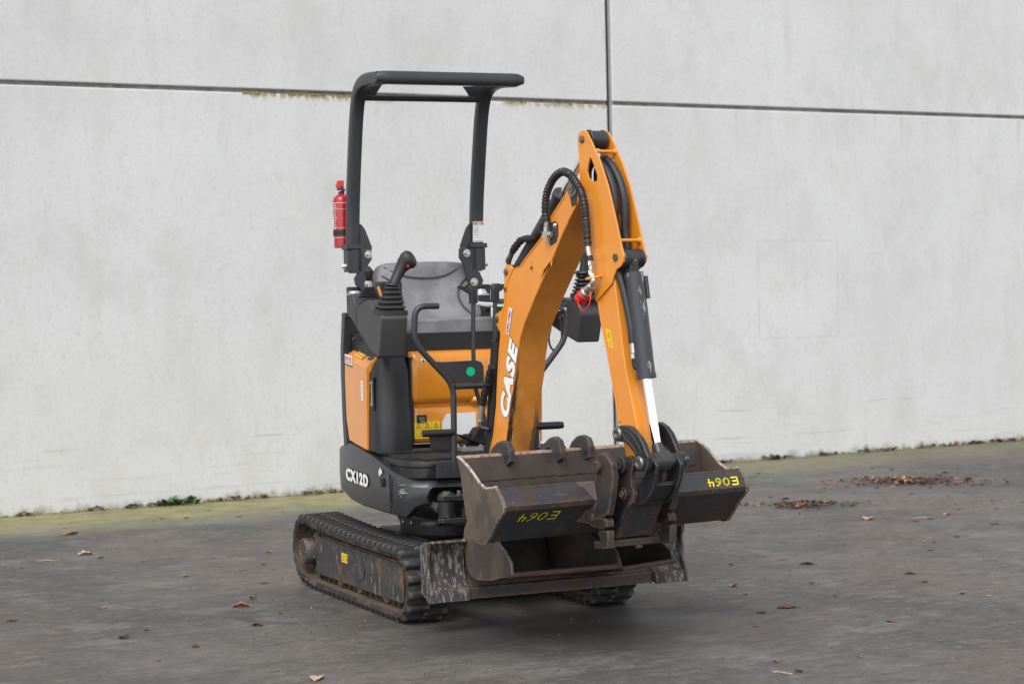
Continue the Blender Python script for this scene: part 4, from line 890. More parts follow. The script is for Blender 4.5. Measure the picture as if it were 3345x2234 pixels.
# scraped belly strip
def belly_material():
    s = shader('scraped_greasy_belly_paint'); n, rp, mx, m_ = s.noise, s.ramp, s.mix, s.m_
    c = mx(rp(n(7, det=5), .35, .65), (.52,.185,.022), (.60,.225,.030))
    low = rp(s.z, 1.02, .72)
    c = mx(m_('MULTIPLY', rp(n(6, (1,1,.6), 7, (2,0,0)), .45, .62), m_('MULTIPLY_ADD', low, .6, .12)), c, (.24,.105,.032))
    c = mx(m_('MULTIPLY', rp(n(26, (1,1,.35), 7, (5,0,0)), .58, .66), m_('MULTIPLY_ADD', low, .6, .15)), c, (.50,.34,.17))
    c = mx(m_('MULTIPLY', rp(n(24, (1,1,.8), 7, (9,0,0)), .68, .71), .8), c, (.07,.04,.025))
    yy = m_('ADD', s.y, m_('ADD', m_('MULTIPLY_ADD', n(14, (1,1,.5), 6), .036, -.018), m_('MULTIPLY', rp(s.z, 1.10, .62), -.012)))
    g = m_('MULTIPLY', rp(yy, -.050, -.056), rp(s.z, 1.08, .92))
    c = mx(m_('MULTIPLY', g, rp(n(50, (1,1,.4), 5, (3,0,0)), .30, .50, .55, 1)), c, mx(rp(n(45, (1,1,.4), 5), .5, .66), (.040,.024,.015), (.17,.095,.040)))
    g2 = m_('MULTIPLY', rp(m_('ADD', s.y, m_('MULTIPLY_ADD', n(12, det=6, off=(0,4,0)), .05, -.025)), .040, .050), rp(s.z, .90, .74))
    c = mx(m_('MULTIPLY', g2, .85), c, (.06,.035,.02))
    s.lk(c, s.bs.inputs['Base Color']); s.bs.inputs['Roughness'].default_value = .45
    s.bump(n(60, det=6), .15, .003); return s.m
bel = MB()
FP = [(p[0], p[1]) for p in front]
for i in range(len(FP)-1):
    a, b = FP[i], FP[i+1]; t = (Vector(b)-Vector(a)).normalized(); nrm = Vector((-t.y, t.x)) if (Vector((-t.y, t.x)).x > 0) else Vector((t.y, -t.x))
off = []
for i, p in enumerate(FP):
    t = (Vector(FP[min(i+1, len(FP)-1)])-Vector(FP[max(0, i-1)])).normalized(); n_ = Vector((-t.y, t.x)); 
    if n_.x < 0: n_ = -n_
    off.append((p[0]+n_.x*.0035, p[1]+n_.y*.0035))
bel.prism(off+FP[::-1], 1, -.0655, .0655)
obj('belly_plate', bel, belly_material(), bm_, bevel=.001, label='scraped and greasy underside of the boom')
# step on the side plate near the knee
obj('stiffener', MB().prism([(.470,1.352),(.560,1.412),(.553,1.385),(.545,1.404),(.500,1.372),(.485,1.350)], 1, -.070, -.066), M_orw, bm_, bevel=.001)
ct = MB(); td = Vector((.30,0,.954)).normalized(); tu = Vector((-.954,0,.30)).normalized()
o_ = Vector((.203,-.0665,.790))
ct.mi = 1; ct.text('CASE', o_, td, tu, .086, .0006, .0072, .30, sx=1.36, sp=1.13); ct.mi = 0; ct.text('CASE', o_+Vector((0,-.0009,0)), td, tu, .086, .0006, .0050, .30, sx=1.36, sp=1.13)
obj('maker_lettering', ct, [M_wht, M_ink], bm_)
kt = MB(); d1 = Vector((.030,0,.103)).normalized(); d2 = Vector((-.958,0,.287)).normalized()
keytec(kt, Vector((.236,-.0665,1.126)), d1, d2, .104, .030); obj('dealer_sticker', kt, [M_wht, M_crim, M_ink], bm_)
for x, z, r in ((.221,1.373,.011),(.140,1.188,.012)):
    pb = MB().lathe((x,-.066,z), (0,-1,0), [(0,r*1.25),(.003,r*1.2),(.004,r*.9),(.008,r*.85),(.008,0)], 18)
    obj('pin_head', pb, M_pin, bm_)
M_bpin0 = mat('greasy_zinc_pin', (.22,.23,.20), .35, .8, var=.3, vscale=50)
tp = MB(); tp.lathe((.708,-.066,1.668), (0,-1,0), [(0,.031),(.006,.028),(.007,.015),(.012,.014),(.012,.006),(.006,.005),(.006,0)], 22); tp2 = MB().prism([(.690,1.648),(.735,1.65),(.730,1.612),(.700,1.605)], 1, -.069, -.0662); obj('grease_patch', tp2, M_oil, bm_)
obj('knee_pin', tp, M_bpin0, bm_)
obj('lug_hole', MB().lathe((.213,-.0662,1.303), (0,-1,0), [(0,.011),(.0008,.011)], 16), M_ink, bm_)
# weld bead along the back of the boom plate
wb = MB().tube([(p[0]+.012, -.0668, p[1]-.002) for p in back[1:]], .0022, 6); obj('weld_bead', wb, M_orw, bm_)
rd = random.Random(4); cr = blotches((.408,1.385,.006,.008), 7, .008, -.0662, 8); obj('paint_chip', cr, M_oil, bm_)

# boom cylinder behind the boom and its sleeved hose
bc = obj('boom_cylinder', MB().tube([(-.035,0,.64),(.036,0,1.10)], .027, 20).tube([(.036,0,1.10),(.135,0,1.185)], .014, 14).lathe((.140,-.05,1.188),(0,1,0),[(0,.022),(.1,.022)],18), M_void, ex, BF)
sh = MB(); sp = catmull([(.068,-.05,1.0),(.044,-.05,.964),(.026,-.05,.925),(.004,-.05,.885),(-.014,-.05,.84)], 8)
sh.tube(sp, [.0135+random.Random(i).uniform(-.0022,.003) for i in range(len(sp))], 12)
obj('sleeved_hose', sh, M_fab, bc)
obj('hose_fitting', MB().tube([(-.014,-.05,.842),(-.026,-.05,.792)], .0125, 14).lathe((-.026,-.05,.792),(-.1,0,-1),[(0,.009),(.003,.013),(.016,.013),(.018,.009)],6), M_zinc, bc)
obj('elbow_fitting', MB().tube([(-.028,-.05,.775),(-.022,-.05,.752),(.005,-.03,.745)], .010, 10), M_void, bc)

# arm cylinder on top of the boom
ac = obj('arm_cylinder', MB().tube([(.215,0,1.378),(.530,0,1.655)], .032, 24).lathe((.518,0,1.645),(.75,0,.66),[(0,.037),(.022,.037),(.026,.030),(.027,.012)],24), M_dk, ex, BF)
obj('cylinder_rod', MB().tube([(.52,0,1.648),(.735,0,1.828)], .0135, 18), M_chr, ac)
obj('rod_eye', MB().lathe((.765,-.036,1.848),(0,1,0),[(0,.033),(.003,.036),(.010,.036),(.012,.033),(.060,.033),(.062,.036),(.069,.036),(.072,.033)],28).tube([(.735,0,1.828),(.765,0,1.848)],.02,14), M_dk, ac)
hs_ = MB(); q = catmull([(.44,-.045,1.525),(.393,-.045,1.499),(.316,-.045,1.497),(.272,-.045,1.478),(.235,-.045,1.452)], 8); hs_.tube(q, [.0135+random.Random(i+50).uniform(-.002,.003) for i in range(len(q))], 12)
obj('sleeved_hose', hs_, M_fab, ac)
obj('hose_fitting', MB().tube([(.238,-.045,1.455),(.212,-.045,1.425)], .011, 14).lathe((.210,-.045,1.424),(-.6,0,-.8),[(0,.013),(.014,.013)],6).tube([(.205,-.045,1.412),(.20,-.04,1.398),(.215,-.02,1.385)],.010,10), M_pin, ac)

# ---- arm
sh_ = .024
nf = [(.761,1.883),(.784,1.874),(.820,1.828),(.867,1.761),(.913,1.673),(.940,1.600),(.967,1.524),(.983,1.473),(.995,1.439),(1.007,1.414),(1.002,1.392),(.985,1.376),(.957,1.365),(.940,1.342),(.930,1.318)]
nb = [(.820,1.25),(.795,1.36),(.781,1.416),(.768,1.476),(.748,1.546),(.731,1.607),(.728,1.65),(.734,1.693),(.731,1.727),(.731,1.762),(.726,1.814),(.722,1.853),(.733,1.873)]
hole = [(.802,1.780),(.791,1.758),(.782,1.728),(.789,1.706),(.811,1.693),(.834,1.687),(.847,1.694),(.848,1.711),(.832,1.742),(.814,1.771)]
def holed(outer, hole, y0, y1):
    """plate with a window: bridge each outline through a triangulated ring"""
    bm = bmesh.new(); 
    def loop(pts, y):
        vs = [bm.verts.new((p[0], y, p[1])) for p in pts]; return vs, [bm.edges.new((vs[i], vs[(i+1) % len(vs)])) for i in range(len(vs))]
    res = []
    for y in (y0, y1):
        a, ea = loop(outer, y); b, eb = loop(hole, y); bmesh.ops.triangle_fill(bm, use_beauty=True, use_dissolve=False, edges=ea+eb); res.append((a, b))
    for k in (0, 1):
        A, B_ = res[0][k], res[1][k]; n = len(A)
        for i in range(n): bm.faces.new((A[i], A[(i+1) % n], B_[(i+1) % n], B_[i]))
    bmesh.ops.recalc_face_normals(bm, faces=bm.faces)
    mb = MB(); bm.verts.index_update(); mb.add([v.co[:] for v in bm.verts], [[v.index for v in f.verts] for f in bm.faces]); bm.free(); return mb
abox = [(.741,1.60),(.755,1.546),(.775,1.476),(.795,1.40),(.822,1.264),(.841,1.181),(.871,1.090),(.903,.976),(.925,.894),(.944,.809),(.978,.708),(.995,.668),(1.03,.640),(1.060,.650),(1.066,.69),(1.062,.76),(1.050,.82),(1.031,.880),(1.012,.940),(.990,1.010),(.967,1.14),(.952,1.222),(.934,1.324),(.905,1.45),(.86,1.56),(.80,1.62)]
am = obj('arm', MB().prism(abox, 1, -.044, .044), M_orw, ex, BF, bevel=.004, label='orange dipper arm hanging from the boom')
for y0, y1 in ((-.052,-.0445),(.0445,.052)):
    obj('side_plate', holed(nf+nb, hole, y0, y1), M_orw, am, bevel=.0015, label='arm side plate with an oval window')
inn = [(.790,1.620),(.806,1.630),(.822,1.624),(.832,1.58),(.841,1.47),(.840,1.452),(.828,1.448),(.812,1.466)]
obj('pressed_recess', MB().prism(inn, 1, -.0532, -.0521), mat('recess_orange', (.66,.235,.032), .45, var=.08), am, bevel=.0005)
obj('arm_flange', MB().prism([(.812,1.30),(.832,1.262),(.851,1.181),(.881,1.090),(.913,.976),(.935,.894),(.954,.82),(.944,.809),(.925,.894),(.903,.976),(.871,1.090),(.841,1.181),(.822,1.264),(.805,1.31)], 1, -.0475, -.0441), M_orw, am, bevel=.001)
for x, z in ((.826,1.800),(.972,1.470)):
    obj('tie_bar', MB().cyl((x,-.046,z),(x,.046,z),.0065,12).lathe((x,.034,z),(0,1,0),[(0,.008),(.010,.013)],12), M_orw, am)
for x, z, r in ((.757,1.849,.0135),(.957,1.409,.013)): obj('pin_head', MB().lathe((x,-.052,z),(0,-1,0),[(0,r),(.006,r),(.007,r*.85),(.007,0)],18), M_pin, am)
obj('cylinder_boss', MB().lathe((.975,-.044,1.405),(0,1,0),[(0,.030),(.006,.034),(.02,.034),(.021,.028),(.068,.028),(.069,.034),(.088,.034)],24), M_cast, am)
ws2 = MB(); warn(ws2, Vector((.890,-.0446,1.085)), Vector((.030,0,-.004)), Vector((-.020,0,.072)), .030, .070, 1, 2); obj('warning_sticker', ws2, [M_yel, M_ink], am)
# the two thick hoses between the plates
ih = MB().tube(catmull([(.735,-.018,1.69),(.738,-.018,1.735),(.770,-.018,1.765),(.815,-.018,1.757),(.868,-.018,1.715),(.897,-.018,1.66),(.907,-.018,1.60),(.905,-.018,1.54),(.925,-.016,1.47),(.945,-.012,1.41),(.925,-.02,1.32)], 6), .0155, 14)
obj('hydraulic_hose', ih, M_hose, am)
ih = MB().tube(catmull([(.755,.016,1.66),(.752,.016,1.73),(.785,.016,1.772),(.835,.016,1.755),(.885,.016,1.70),(.915,.016,1.64),(.922,.016,1.58),(.920,.016,1.50),(.932,.016,1.44),(.930,.0,1.38)], 6), .0155, 14)
obj('hydraulic_hose', ih, M_hose, am)
ih = MB().tube(catmull([(.935,-.030,1.37),(.965,-.028,1.30),(.990,-.028,1.23),(1.01,-.028,1.16),(1.018,-.028,1.10)], 6), .0150, 14)
obj('hydraulic_hose', ih, M_hose, am)
obj('hose_fitting', MB().tube([(1.018,-.028,1.10),(1.022,-.028,1.065)], .0125, 14).lathe((1.022,-.028,1.062),(.1,0,-1),[(0,.012),(.016,.012)],6), M_zinc, am)
obj('elbow_fitting', MB().tube(catmull([(1.024,-.028,1.048),(1.027,-.028,1.020),(1.035,-.022,1.010),(1.052,-.008,1.010)], 4), .009, 10), M_blk, am)
# hose with spiral guard from the boom bracket round to the auxiliary coupling
hy = -.082
hp = catmull([(.545,hy,1.552),(.540,hy,1.601),(.548,hy,1.650),(.574,hy,1.690),(.612,hy,1.720),(.661,hy,1.735),(.708,hy,1.724),(.750,hy,1.693),(.784,hy,1.655),(.803,hy,1.613),(.812,hy,1.565),(.817,hy,1.518),(.823,hy,1.454)], 14)
rads = [.0125+.0022*abs(math.sin(i*.95)) for i in range(len(hp))]
ah = obj('guarded_hose', MB().tube(hp, rads, 14), M_wrap, ex, BF, label='spiral-guarded hose arching from the boom to the red coupling')
sp = MB(); n = len(hp)
for i in range(4, n-3, 4):
    t = (hp[min(i+1,n-1)]-hp[i-1]).normalized()
    sp.lathe(hp[i]-t*.0022, t, [(0,.0146),(.0022,.0162),(.0045,.0162),(.0062,.0146)], 14)
obj('spiral_guard', sp, M_wrap, ah)
obj('hose_end', MB().tube([(.823,hy,1.458),(.829,hy,1.428),(.832,hy,1.415)], [.0105,.0105,.0095], 12), M_zinc, ah)
f2 = MB().tube([(.832,hy,1.418),(.836,hy,1.400)], .0125, 12); obj('rubber_collar', f2, M_blk, ah)
f3 = MB().lathe((.835,hy,1.402),(.1,0,-1),[(0,.010),(.018,.010)],6).lathe((.838,hy,1.382),(.1,0,-1),[(0,.008),(.014,.008)],12).lathe((.841,hy,1.366),(.12,0,-1),[(0,.013),(.016,.013)],6)
f3.tube(catmull([(.845,hy,1.35),(.853,hy,1.332),(.850,hy,1.318),(.838,hy,1.308)], 4), .0115, 12)
f3.tube([(.842,hy,1.311),(.800,hy,1.284)], [.0145,.0185], 16).lathe((.812,hy,1.292),(-.84,0,-.54),[(0,.018),(.004,.0215),(.010,.0215),(.014,.0185),(.024,.0195)],20)
obj('quick_coupling', f3, M_zinc, ah)
rcapd = Vector((-.84,0,-.54)).normalized(); rc0 = Vector((.795,hy,1.281))
obj('red_cap', MB().lathe(rc0, rcapd, [(0,.0225),(.003,.0245),(.038,.0235),(.041,.020),(.042,.009),(.048,.007),(.049,0)], 24), M_redp, ah)
obj('cap_strap', MB().tube(catmull([rc0+Vector((.022,0,.010)), (.834,hy-.004,1.292), (.850,hy-.012,1.262), (.842,hy-.020,1.232), (.815,hy-.024,1.222), (.790,hy-.022,1.236), rc0+rcapd*.016+Vector((0,-.023,-.006))], 6), .0022, 8), M_redp, ah)
obj('hose_guide', MB().tube(catmull([(.835,-.052,1.345),(.825,-.088,1.337),(.838,-.100,1.335),(.856,-.090,1.338),(.865,-.052,1.345)], 5), .0045, 8), M_orw, ah)
hb = MB().prism([(.543,1.55),(.585,1.556),(.602,1.545),(.600,1.50),(.586,1.478),(.552,1.466),(.532,1.478),(.540,1.50)], 1, -.070, -.0665)
hbo = obj('hose_bracket', hb, M_dk, ah, bevel=.001)
f4 = MB().bolt((.588,-.070,1.540),(0,-1,0),.0065,.006).bolt((.543,-.070,1.481),(0,-1,0),.0075,.006)
f4.lathe((.548,hy,1.556),(-.1,0,-1),[(0,.0105),(.018,.0105)],12).lathe((.546,hy,1.536),(-.05,0,-1),[(0,.013),(.018,.013)],6).box(.532,.566,hy-.012,hy+.012,1.492,1.518).lathe((.566,hy,1.506),(1,0,0),[(0,.012),(.006,.012),(.012,.009)],10)
obj('bracket_fittings', f4, M_zinc, ah)
obj('cap_ring', MB().tube([(.928+.026*math.cos(a), .085, 1.273+.020*math.sin(a)) for a in [k*2*math.pi/20 for k in range(21)]], .0022, 6), M_redp, am, label='thin red cap strap behind the bucket cylinder')

# ---- bucket cylinder
kc = obj('bucket_cylinder', MB().tube([(.995,0,1.352),(1.056,0,.990)], .034, 28).lathe((1.056,0,.992),(.16,0,-.98),[(0,.036),(.018,.036),(.019,.018)],28), mat('scraped_cylinder_paint', (.030,.033,.039), .4, var=.1, layers=[(22, .58, .61, (.34,.32,.29), .5, (1.6,1.6,.30), 8, .85), (18, .64, .67, (.25,.20,.12), .6, (1,1,.8), 5, .8)], bump=.1), ex, BF)
obj('cylinder_head', MB().box(.965,1.000,-.020,.020,1.345,1.400).lathe((.975,-.026,1.405),(0,1,0),[(0,.032),(.052,.032)],24), M_dk, kc, bevel=.004)
obj('grease_nipple', MB().lathe((1.000,0,1.395),(1,0,.1),[(0,.013),(.003,.014),(.004,.009),(.010,.008),(.011,.004),(.016,.003)],14), M_pin, kc)
obj('cylinder_rod', MB().tube([(1.056,0,.985),(1.112,0,.735)], .0175, 24), M_chr, kc)
obj('oil_pipe', MB().tube([(1.018,.034,1.34),(1.032,.034,1.26)], .008, 10), M_dk, kc)

# ---- links, coupler
def slab(pts, y0, y1): return MB().prism(pts, 1, y0, y1)
ln = [(.972,.775),(.981,.795),(1.004,.807),(1.039,.811),(1.072,.809),(1.106,.795),(1.138,.773),(1.161,.751),(1.173,.729),(1.189,.707),(1.188,.678),(1.174,.652),(1.134,.653),(1.111,.660),(1.105,.679),(1.112,.695),(1.109,.708),(1.090,.724),(1.067,.741),(1.046,.749),(1.023,.750),(.995,.751),(.978,.761)]
lk1 = obj('bucket_link', slab(ln, -.094, -.072), M_cast, ex, BF, bevel=.005, seg=3, label='curved cast link facing the camera')
rib = catmull([(1.045,-.094,.789),(1.085,-.094,.785),(1.125,-.094,.752),(1.148,-.094,.722),(1.13,-.094,.712),(1.09,-.094,.745),(1.052,-.094,.765)], 5, True)
obj('cast_rib', MB().tube(rib+[rib[0]], .0028, 6), M_cast, lk1)
obj('cast_lettering', MB().text('CT 3081M00', (1.072,-.0943,.776), Vector((.062,0,-.052)), Vector((.052,0,.062)), .019, .0006, .0004), M_cast, lk1)
M_bpin = mat('bright_pin_steel', (.22,.215,.19), .36, .9, var=.2, vscale=60)
for x, z, r in ((1.008,.779,.027),(1.140,.682,.026)):
    hd = MB().lathe((x,-.094,z),(0,-1,0),[(0,r),(.004,r),(.006,r*.86),(.009,r*.80),(.010,r*.5),(.007,r*.34),(.007,0)],28)
    obj('pin_head', hd, M_bpin, lk1)
lf = [(.990,.800),(1.002,.812),(1.022,.812),(1.058,.799),(1.088,.775),(1.110,.745),(1.128,.716),(1.146,.698),(1.154,.678),(1.150,.658),(1.129,.645),(1.100,.645),(1.098,.687),(1.082,.712),(1.05,.728),(1.01,.735),(.985,.76)]
lk2 = obj('bucket_link', slab(lf, .076, .098), M_cast, ex, BF, bevel=.004, label='curved cast link on the far side')
obj('link_pin', MB().lathe((1.140,-.072,.682),(0,1,0),[(0,.030),(.028,.030),(.029,.033),(.105,.033),(.106,.028),(.165,.028),(.167,.022)],28).lathe((1.0,-.072,.779),(0,1,0),[(0,.022),(.15,.022)],20), M_cast, lk2)
obj('rod_end', MB().lathe((1.138,-.028,.684),(0,1,0),[(0,.033),(.002,.036),(.054,.036),(.056,.033)],28).tube([(1.112,0,.742),(1.132,0,.70)],[.019,.026],18), mat('chipped_black_rod_end', (.040,.041,.045), .4, var=.2, layers=[(40, .64, .67, (.50,.42,.24), .6, (1,1,.5), 4, .9)]), kc)
obj('link_bolt', MB().bolt((1.162,.098,.688),(0,-1,0),.007,.01), M_pin, lk2)
hkp = [(1.125,.650),(1.101,.622),(1.070,.595),(1.046,.589),(1.048,.561),(1.058,.536),(1.077,.525),(1.115,.540),(1.142,.563),(1.163,.588),(1.180,.624),(1.189,.673),(1.165,.70),(1.13,.69)]
cp = obj('quick_coupler', MB(), M_cast, ex, BF) if False else None
cside = [(.978,.655),(.986,.688),(1.011,.697),(1.052,.702),(1.074,.691),(1.078,.670),(1.062,.64),(1.062,.600),(1.078,.565),(1.070,.535),(1.032,.515),(.974,.422),(.962,.398),(.927,.395),(.93,.45),(.955,.53),(.965,.59)]
cpl = obj('quick_coupler', slab(cside, -.078, -.060), M_bkt, ex, BF, bevel=.003, label='steel quick coupler holding the wide bucket')
obj('coupler_plate', slab(cside, .060, .078), M_bkt, cpl, bevel=.003)
obj('coupler_body', MB().prism([(1.064,.528),(1.026,.512),(.972,.420),(.958,.400),(.945,.404),(.96,.44),(1.01,.53),(1.05,.56)], 1, -.0595, .0595), M_bkt, cpl, bevel=.002)
for y0, y1 in ((-.058,-.042),(.048,.064)):
    obj('hook_plate', slab(hkp, y0, y1), M_cast, cpl, bevel=.004)
obj('hook_web', MB().prism([(1.08,.53),(1.13,.565),(1.15,.60),(1.14,.612),(1.11,.575),(1.07,.55)], 1, -.0415, .0475), M_cast, cpl, bevel=.004)
bo = MB()
for x, z, r in ((1.020,.668,.030),(1.035,.566,.022)):
    y0 = -.098 if r > .025 else -.100
    bo.lathe((x,y0,z),(0,1,0),[(0,r*.9),(.002,r),(.040,r),(.041,r*.9)],24)
obj('boss', bo, M_cast, cpl)
bo = MB()
for x, z, r in ((1.022,.668,.013),(1.036,.566,.011)):
    bo.lathe((x,-.101 if r > .012 else -.103,z),(0,-1,0),[(0,r*1.3),(.003,r*1.3),(.005,r*.75),(.002,r*.6),(.002,0)],18)
obj('boss_bolts', bo, M_steel, cpl)
obj('front_pin', MB().lathe((1.026,-.058,.668),(0,1,0),[(0,.026),(.116,.026)],20), M_cast, cpl)
obj('locking_bar', MB().box(.925,.955,-.152,.150,.366,.392).lathe((.945,.03,.352),ZS,[(0,.009),(.004,.015),(.016,.015)],12), M_steel, cpl, bevel=.004)

# ---- the wide ditching bucket
outer = [(.632,.690),(.652,.652),(.666,.583),(.684,.501),(.708,.447),(.745,.415),(.787,.402),(.821,.409),(.851,.438),(.890,.484),(.941,.527),(.946,.544),(.919,.584),(.891,.606)]
bk = obj('ditching_bucket', MB().prism(shell(outer, .009), 1, -.530, .530), [M_bkt], ex, BF, bevel=.001, label='wide worn ditching bucket marked E064 in yellow')
inn_ = []
O2 = [Vector(p) for p in outer]
for i, p in enumerate(O2):
    t = (O2[min(i+1, len(O2)-1)]-O2[max(0, i-1)]).normalized(); inn_.append(p+Vector((-t.y, t.x))*.0105)
lin_ = MB()
for i in range(len(inn_)-1):
    a, b = inn_[i], inn_[i+1]; lin_.add([(a.x,-.529,a.y),(b.x,-.529,b.y),(b.x,.529,b.y),(a.x,.529,a.y)], [(0,1,2,3)])
# give the worn inside skin its own thickness
lin2 = [(p.x, p.y) for p in inn_]; O3 = [Vector(p) for p in lin2]; far = []
for i, p in enumerate(O3):
    t = (O3[min(i+1, len(O3)-1)]-O3[max(0, i-1)]).normalized(); far.append(p+Vector((-t.y, t.x))*.002)
obj('inner_skin', MB().prism(lin2+[tuple(p) for p in far[::-1]], 1, -.529, .529), M_bki, bk, label='rusty brown inside of the wide bucket')
sidep = [(.628,.702),(.632,.686),(.650,.650),(.663,.583),(.681,.500),(.705,.445),(.743,.411),(.787,.397),(.823,.404),(.854,.434),(.893,.480),(.944,.523),(.950,.544),(.922,.586),(.893,.610),(.871,.606),(.820,.600),(.779,.617),(.746,.641),(.705,.669),(.654,.692)]
for y0, y1, s in ((-.542,-.5305,'near'),(.5305,.542,'far')):
    obj('end_plate', MB().prism(sidep, 1, y0, y1), M_bks, bk, bevel=.002, label='scoured %s end plate of the wide bucket' % s)
obj('cutting_edge', MB().prism([(.600,.697),(.604,.704),(.634,.702),(.642,.680),(.634,.676),(.622,.690)], 1, -.529, .529), M_lip, bk, bevel=.001, label='bare worn cutting edge')
for yy, s_ in ((-.536,'near'),(.536,'far')):
    obj('worn_rim', MB().tube([(a, yy, b) for a, b in sidep[14:]+[sidep[0]]], .0052, 8), M_rim, bk)
wp = [(.672,-.50+.02*i, .611+.0012*math.sin(i*.9)+.0015*math.sin(i*2.3)) for i in range(51)]
obj('weld_bead', MB().tube(wp, [.0030+.0008*math.sin(i*1.7) for i in range(51)], 6), M_weld, bk)
obj('fold_bead', MB().box(.8935,.899,-.515,.515,.596,.6045), M_bkt, bk, bevel=.001)
earp = [(.925,.640),(.931,.673),(.941,.692),(.965,.708),(.993,.713),(1.024,.697),(1.046,.678),(1.053,.632),(1.044,.580),(1.029,.527),(1.014,.492),(.984,.480),(.975,.479),(.955,.475),(.940,.44),(.915,.44),(.870,.45),(.900,.50),(.945,.53),(.92,.585),(.895,.606),(.93,.61),(.955,.625),(.940,.63)]
for y0, y1, s in ((-.150,-.124,'near'),(.124,.150,'far')):
    obj('bucket_ear', MB().prism(earp, 1, y0, y1), M_ear, bk, bevel=.004, label='thick rusty hanger ear, %s one' % s)
    obj('ear_foot', MB().prism([(.935,.478),(1.000,.480),(1.012,.470),(1.012,.450),(.99,.438),(.955,.436),(.935,.45)], 1, y0-.004, y1+.004).prism([(.955,.433),(1.012,.437),(1.016,.425),(1.012,.372),(.965,.366),(.957,.38),(.962,.405),(.95,.424)], 1, y0-.002, y1+.002), M_steel, bk, bevel=.004)
    g_ = [(.905,.606),(.932,.555),(.905,.495),(.875,.46)]
    yy = (-.200,-.151) if y0 < 0 else (.151,.200)
obj('ear_web', MB().loft([[(.935,-.150,.610),(.952,-.150,.545),(.930,-.150,.470),(.90,-.150,.45),(.89,-.150,.60)], [(.897,-.205,.606),(.935,-.178,.536),(.885,-.175,.465),(.87,-.19,.46),(.88,-.205,.60)]]), M_bkt, bk, bevel=.002, recalc=True)
obj('ear_pin', MB().cyl((.965,-.168,.662),(.965,-.1505,.662),.023,22).cyl((.965,-.124,.662),(.965,.124,.662),.018,20), M_steel, bk, bevel=.003)
# E064 written upside down in paint marker
G = {'E': [[(1,0),(0,0),(0,1),(1,1)],[(0,.5),(.85,.5)]], '0': [[(.5,0),(.1,.25),(.1,.75),(.5,1),(.9,.75),(.9,.25),(.5,0)]], '6': [[(.85,1),(.35,.75),(.1,.35),(.3,.02),(.75,.05),(.85,.35),(.5,.52),(.18,.38)]], '4': [[(.15,1),(.05,.45),(.95,.45)],[(.75,.95),(.75,0)]]}
def scrawl(o, xd, yd, size, wdt, thick, txt='E064'):
    o = Vector(o); xd = Vector(xd).normalized(); yd = Vector(yd).normalized(); n_ = xd.cross(yd).normalized(); mb = MB(); x = 0
    rd = random.Random(2)
    for ch_ in txt:
        for st in G[ch_]:
            P = [o+xd*(x+p[0]*wdt*.72)+yd*(p[1]*size)+xd*p[1]*size*.15+n_*.0006 for p in st]
            P = catmull(P, 3) if ch_ in '06' else P
            for a, b in zip(P[:-1], P[1:]):
                t = (b-a).normalized(); s = n_.cross(t)*thick*.5; a2 = a-t*thick*.4; b2 = b+t*thick*.4
                mb.add([a2-s, b2-s, b2+s, a2+s], [(0,1,2,3)]); 
        x += wdt*(1.0 if ch_ != 'E' else 1.12)
    return mb
f2d = Vector((.890-.941,0,.484-.527)).normalized()   # down the second face
nf2 = Vector((0,1,0)).cross(f2d)
obj('paint_mark', scrawl((.9255,-.292,.5112), (0,-1,0), f2d, .044, .042, .0045), M_chalk, bk, label='yellow hand-written E064, thin strokes')
f1d = Vector((.946-.919,0,.544-.584)).normalized()
obj('paint_mark', scrawl((.9240,.500,.5790), (0,-1,0), f1d, .030, .036, .0060), M_chalk, bk, label='yellow hand-written E064, thick strokes')

# ================================================================== the two small buckets hooked over its edge
prof1 = [(0,0),(-.195,-.042),(-.333,-.057),(-.385,-.050),(-.415,-.028),(-.435,0),(-.449,.045),(-.455,.090),(-.445,.125),(-.420,.153),(-.37,.19),(-.31,.23)]
open1 = [(-.31,.23),(-.22,.165),(-.141,.117),(-.066,.083),(-.014,.048)]
M_bki2 = mat('dark_bucket_inside', (.020,.015,.013), .6, var=.4, layers=[(6, .55, .65, (.055,.034,.024), .6, (1,1,1), 6, .6)])
def small_bucket(Mw, wd, sc_, label, ears):
    K = [(a*sc_, b*sc_) for a, b in prof1]; Oq = [(a*sc_, b*sc_) for a, b in open1]
    t = empty('digging_bucket', Mw, label, 'bucket', 'small buckets hung on the wide bucket')
    obj('bucket_shell', MB().prism(shell(K, -.008), 1, 0, wd), M_bkt, t, bevel=.001)
    full = K+Oq[1:]
    for y0, y1 in ((-.010,-.0005),(wd+.0005, wd+.010)):
        obj('end_plate', MB().prism(full, 1, y0, y1), (M_bks if wd > .4 else M_bki2) if y0 < 0 else M_bki2, t, bevel=.002)
    obj('cutting_edge', MB().prism([(.012,.004),(.010,-.006),(-.040,-.016),(-.045,.0)], 1, -.012, wd+.012), M_rustin, t, bevel=.002)
    Q = [Vector(p) for p in K]; a = []; b = []
    for i, p in enumerate(Q):
        tt = (Q[min(i+1, len(Q)-1)]-Q[max(0, i-1)]).normalized(); n_ = Vector((tt.y, -tt.x)); a.append(p+n_*.0095); b.append(p+n_*.0115)
    obj('inner_skin', MB().prism([tuple(p) for p in a]+[tuple(p) for p in b[::-1]], 1, .001, wd-.001), M_bki2, t)
    for pts, yb in ears:
        obj('hook_ear', MB().prism(pts, 1, yb, yb+.024), M_ear, t, BF, bevel=.003, label='rusty hook ear laid over the edge of the wide bucket')
    return t
def hook(dx, dz, src):
    P = [(a+dx, b+dz) for a, b in src]
    cx = P[-1][0]; return P+[(cx-.035, P[-1][1]-.02), (cx-.10,.52), (cx-.16,.44), (cx-.24,.44), (cx-.20,.55), (P[0][0]-.02, P[0][1]-.03)]
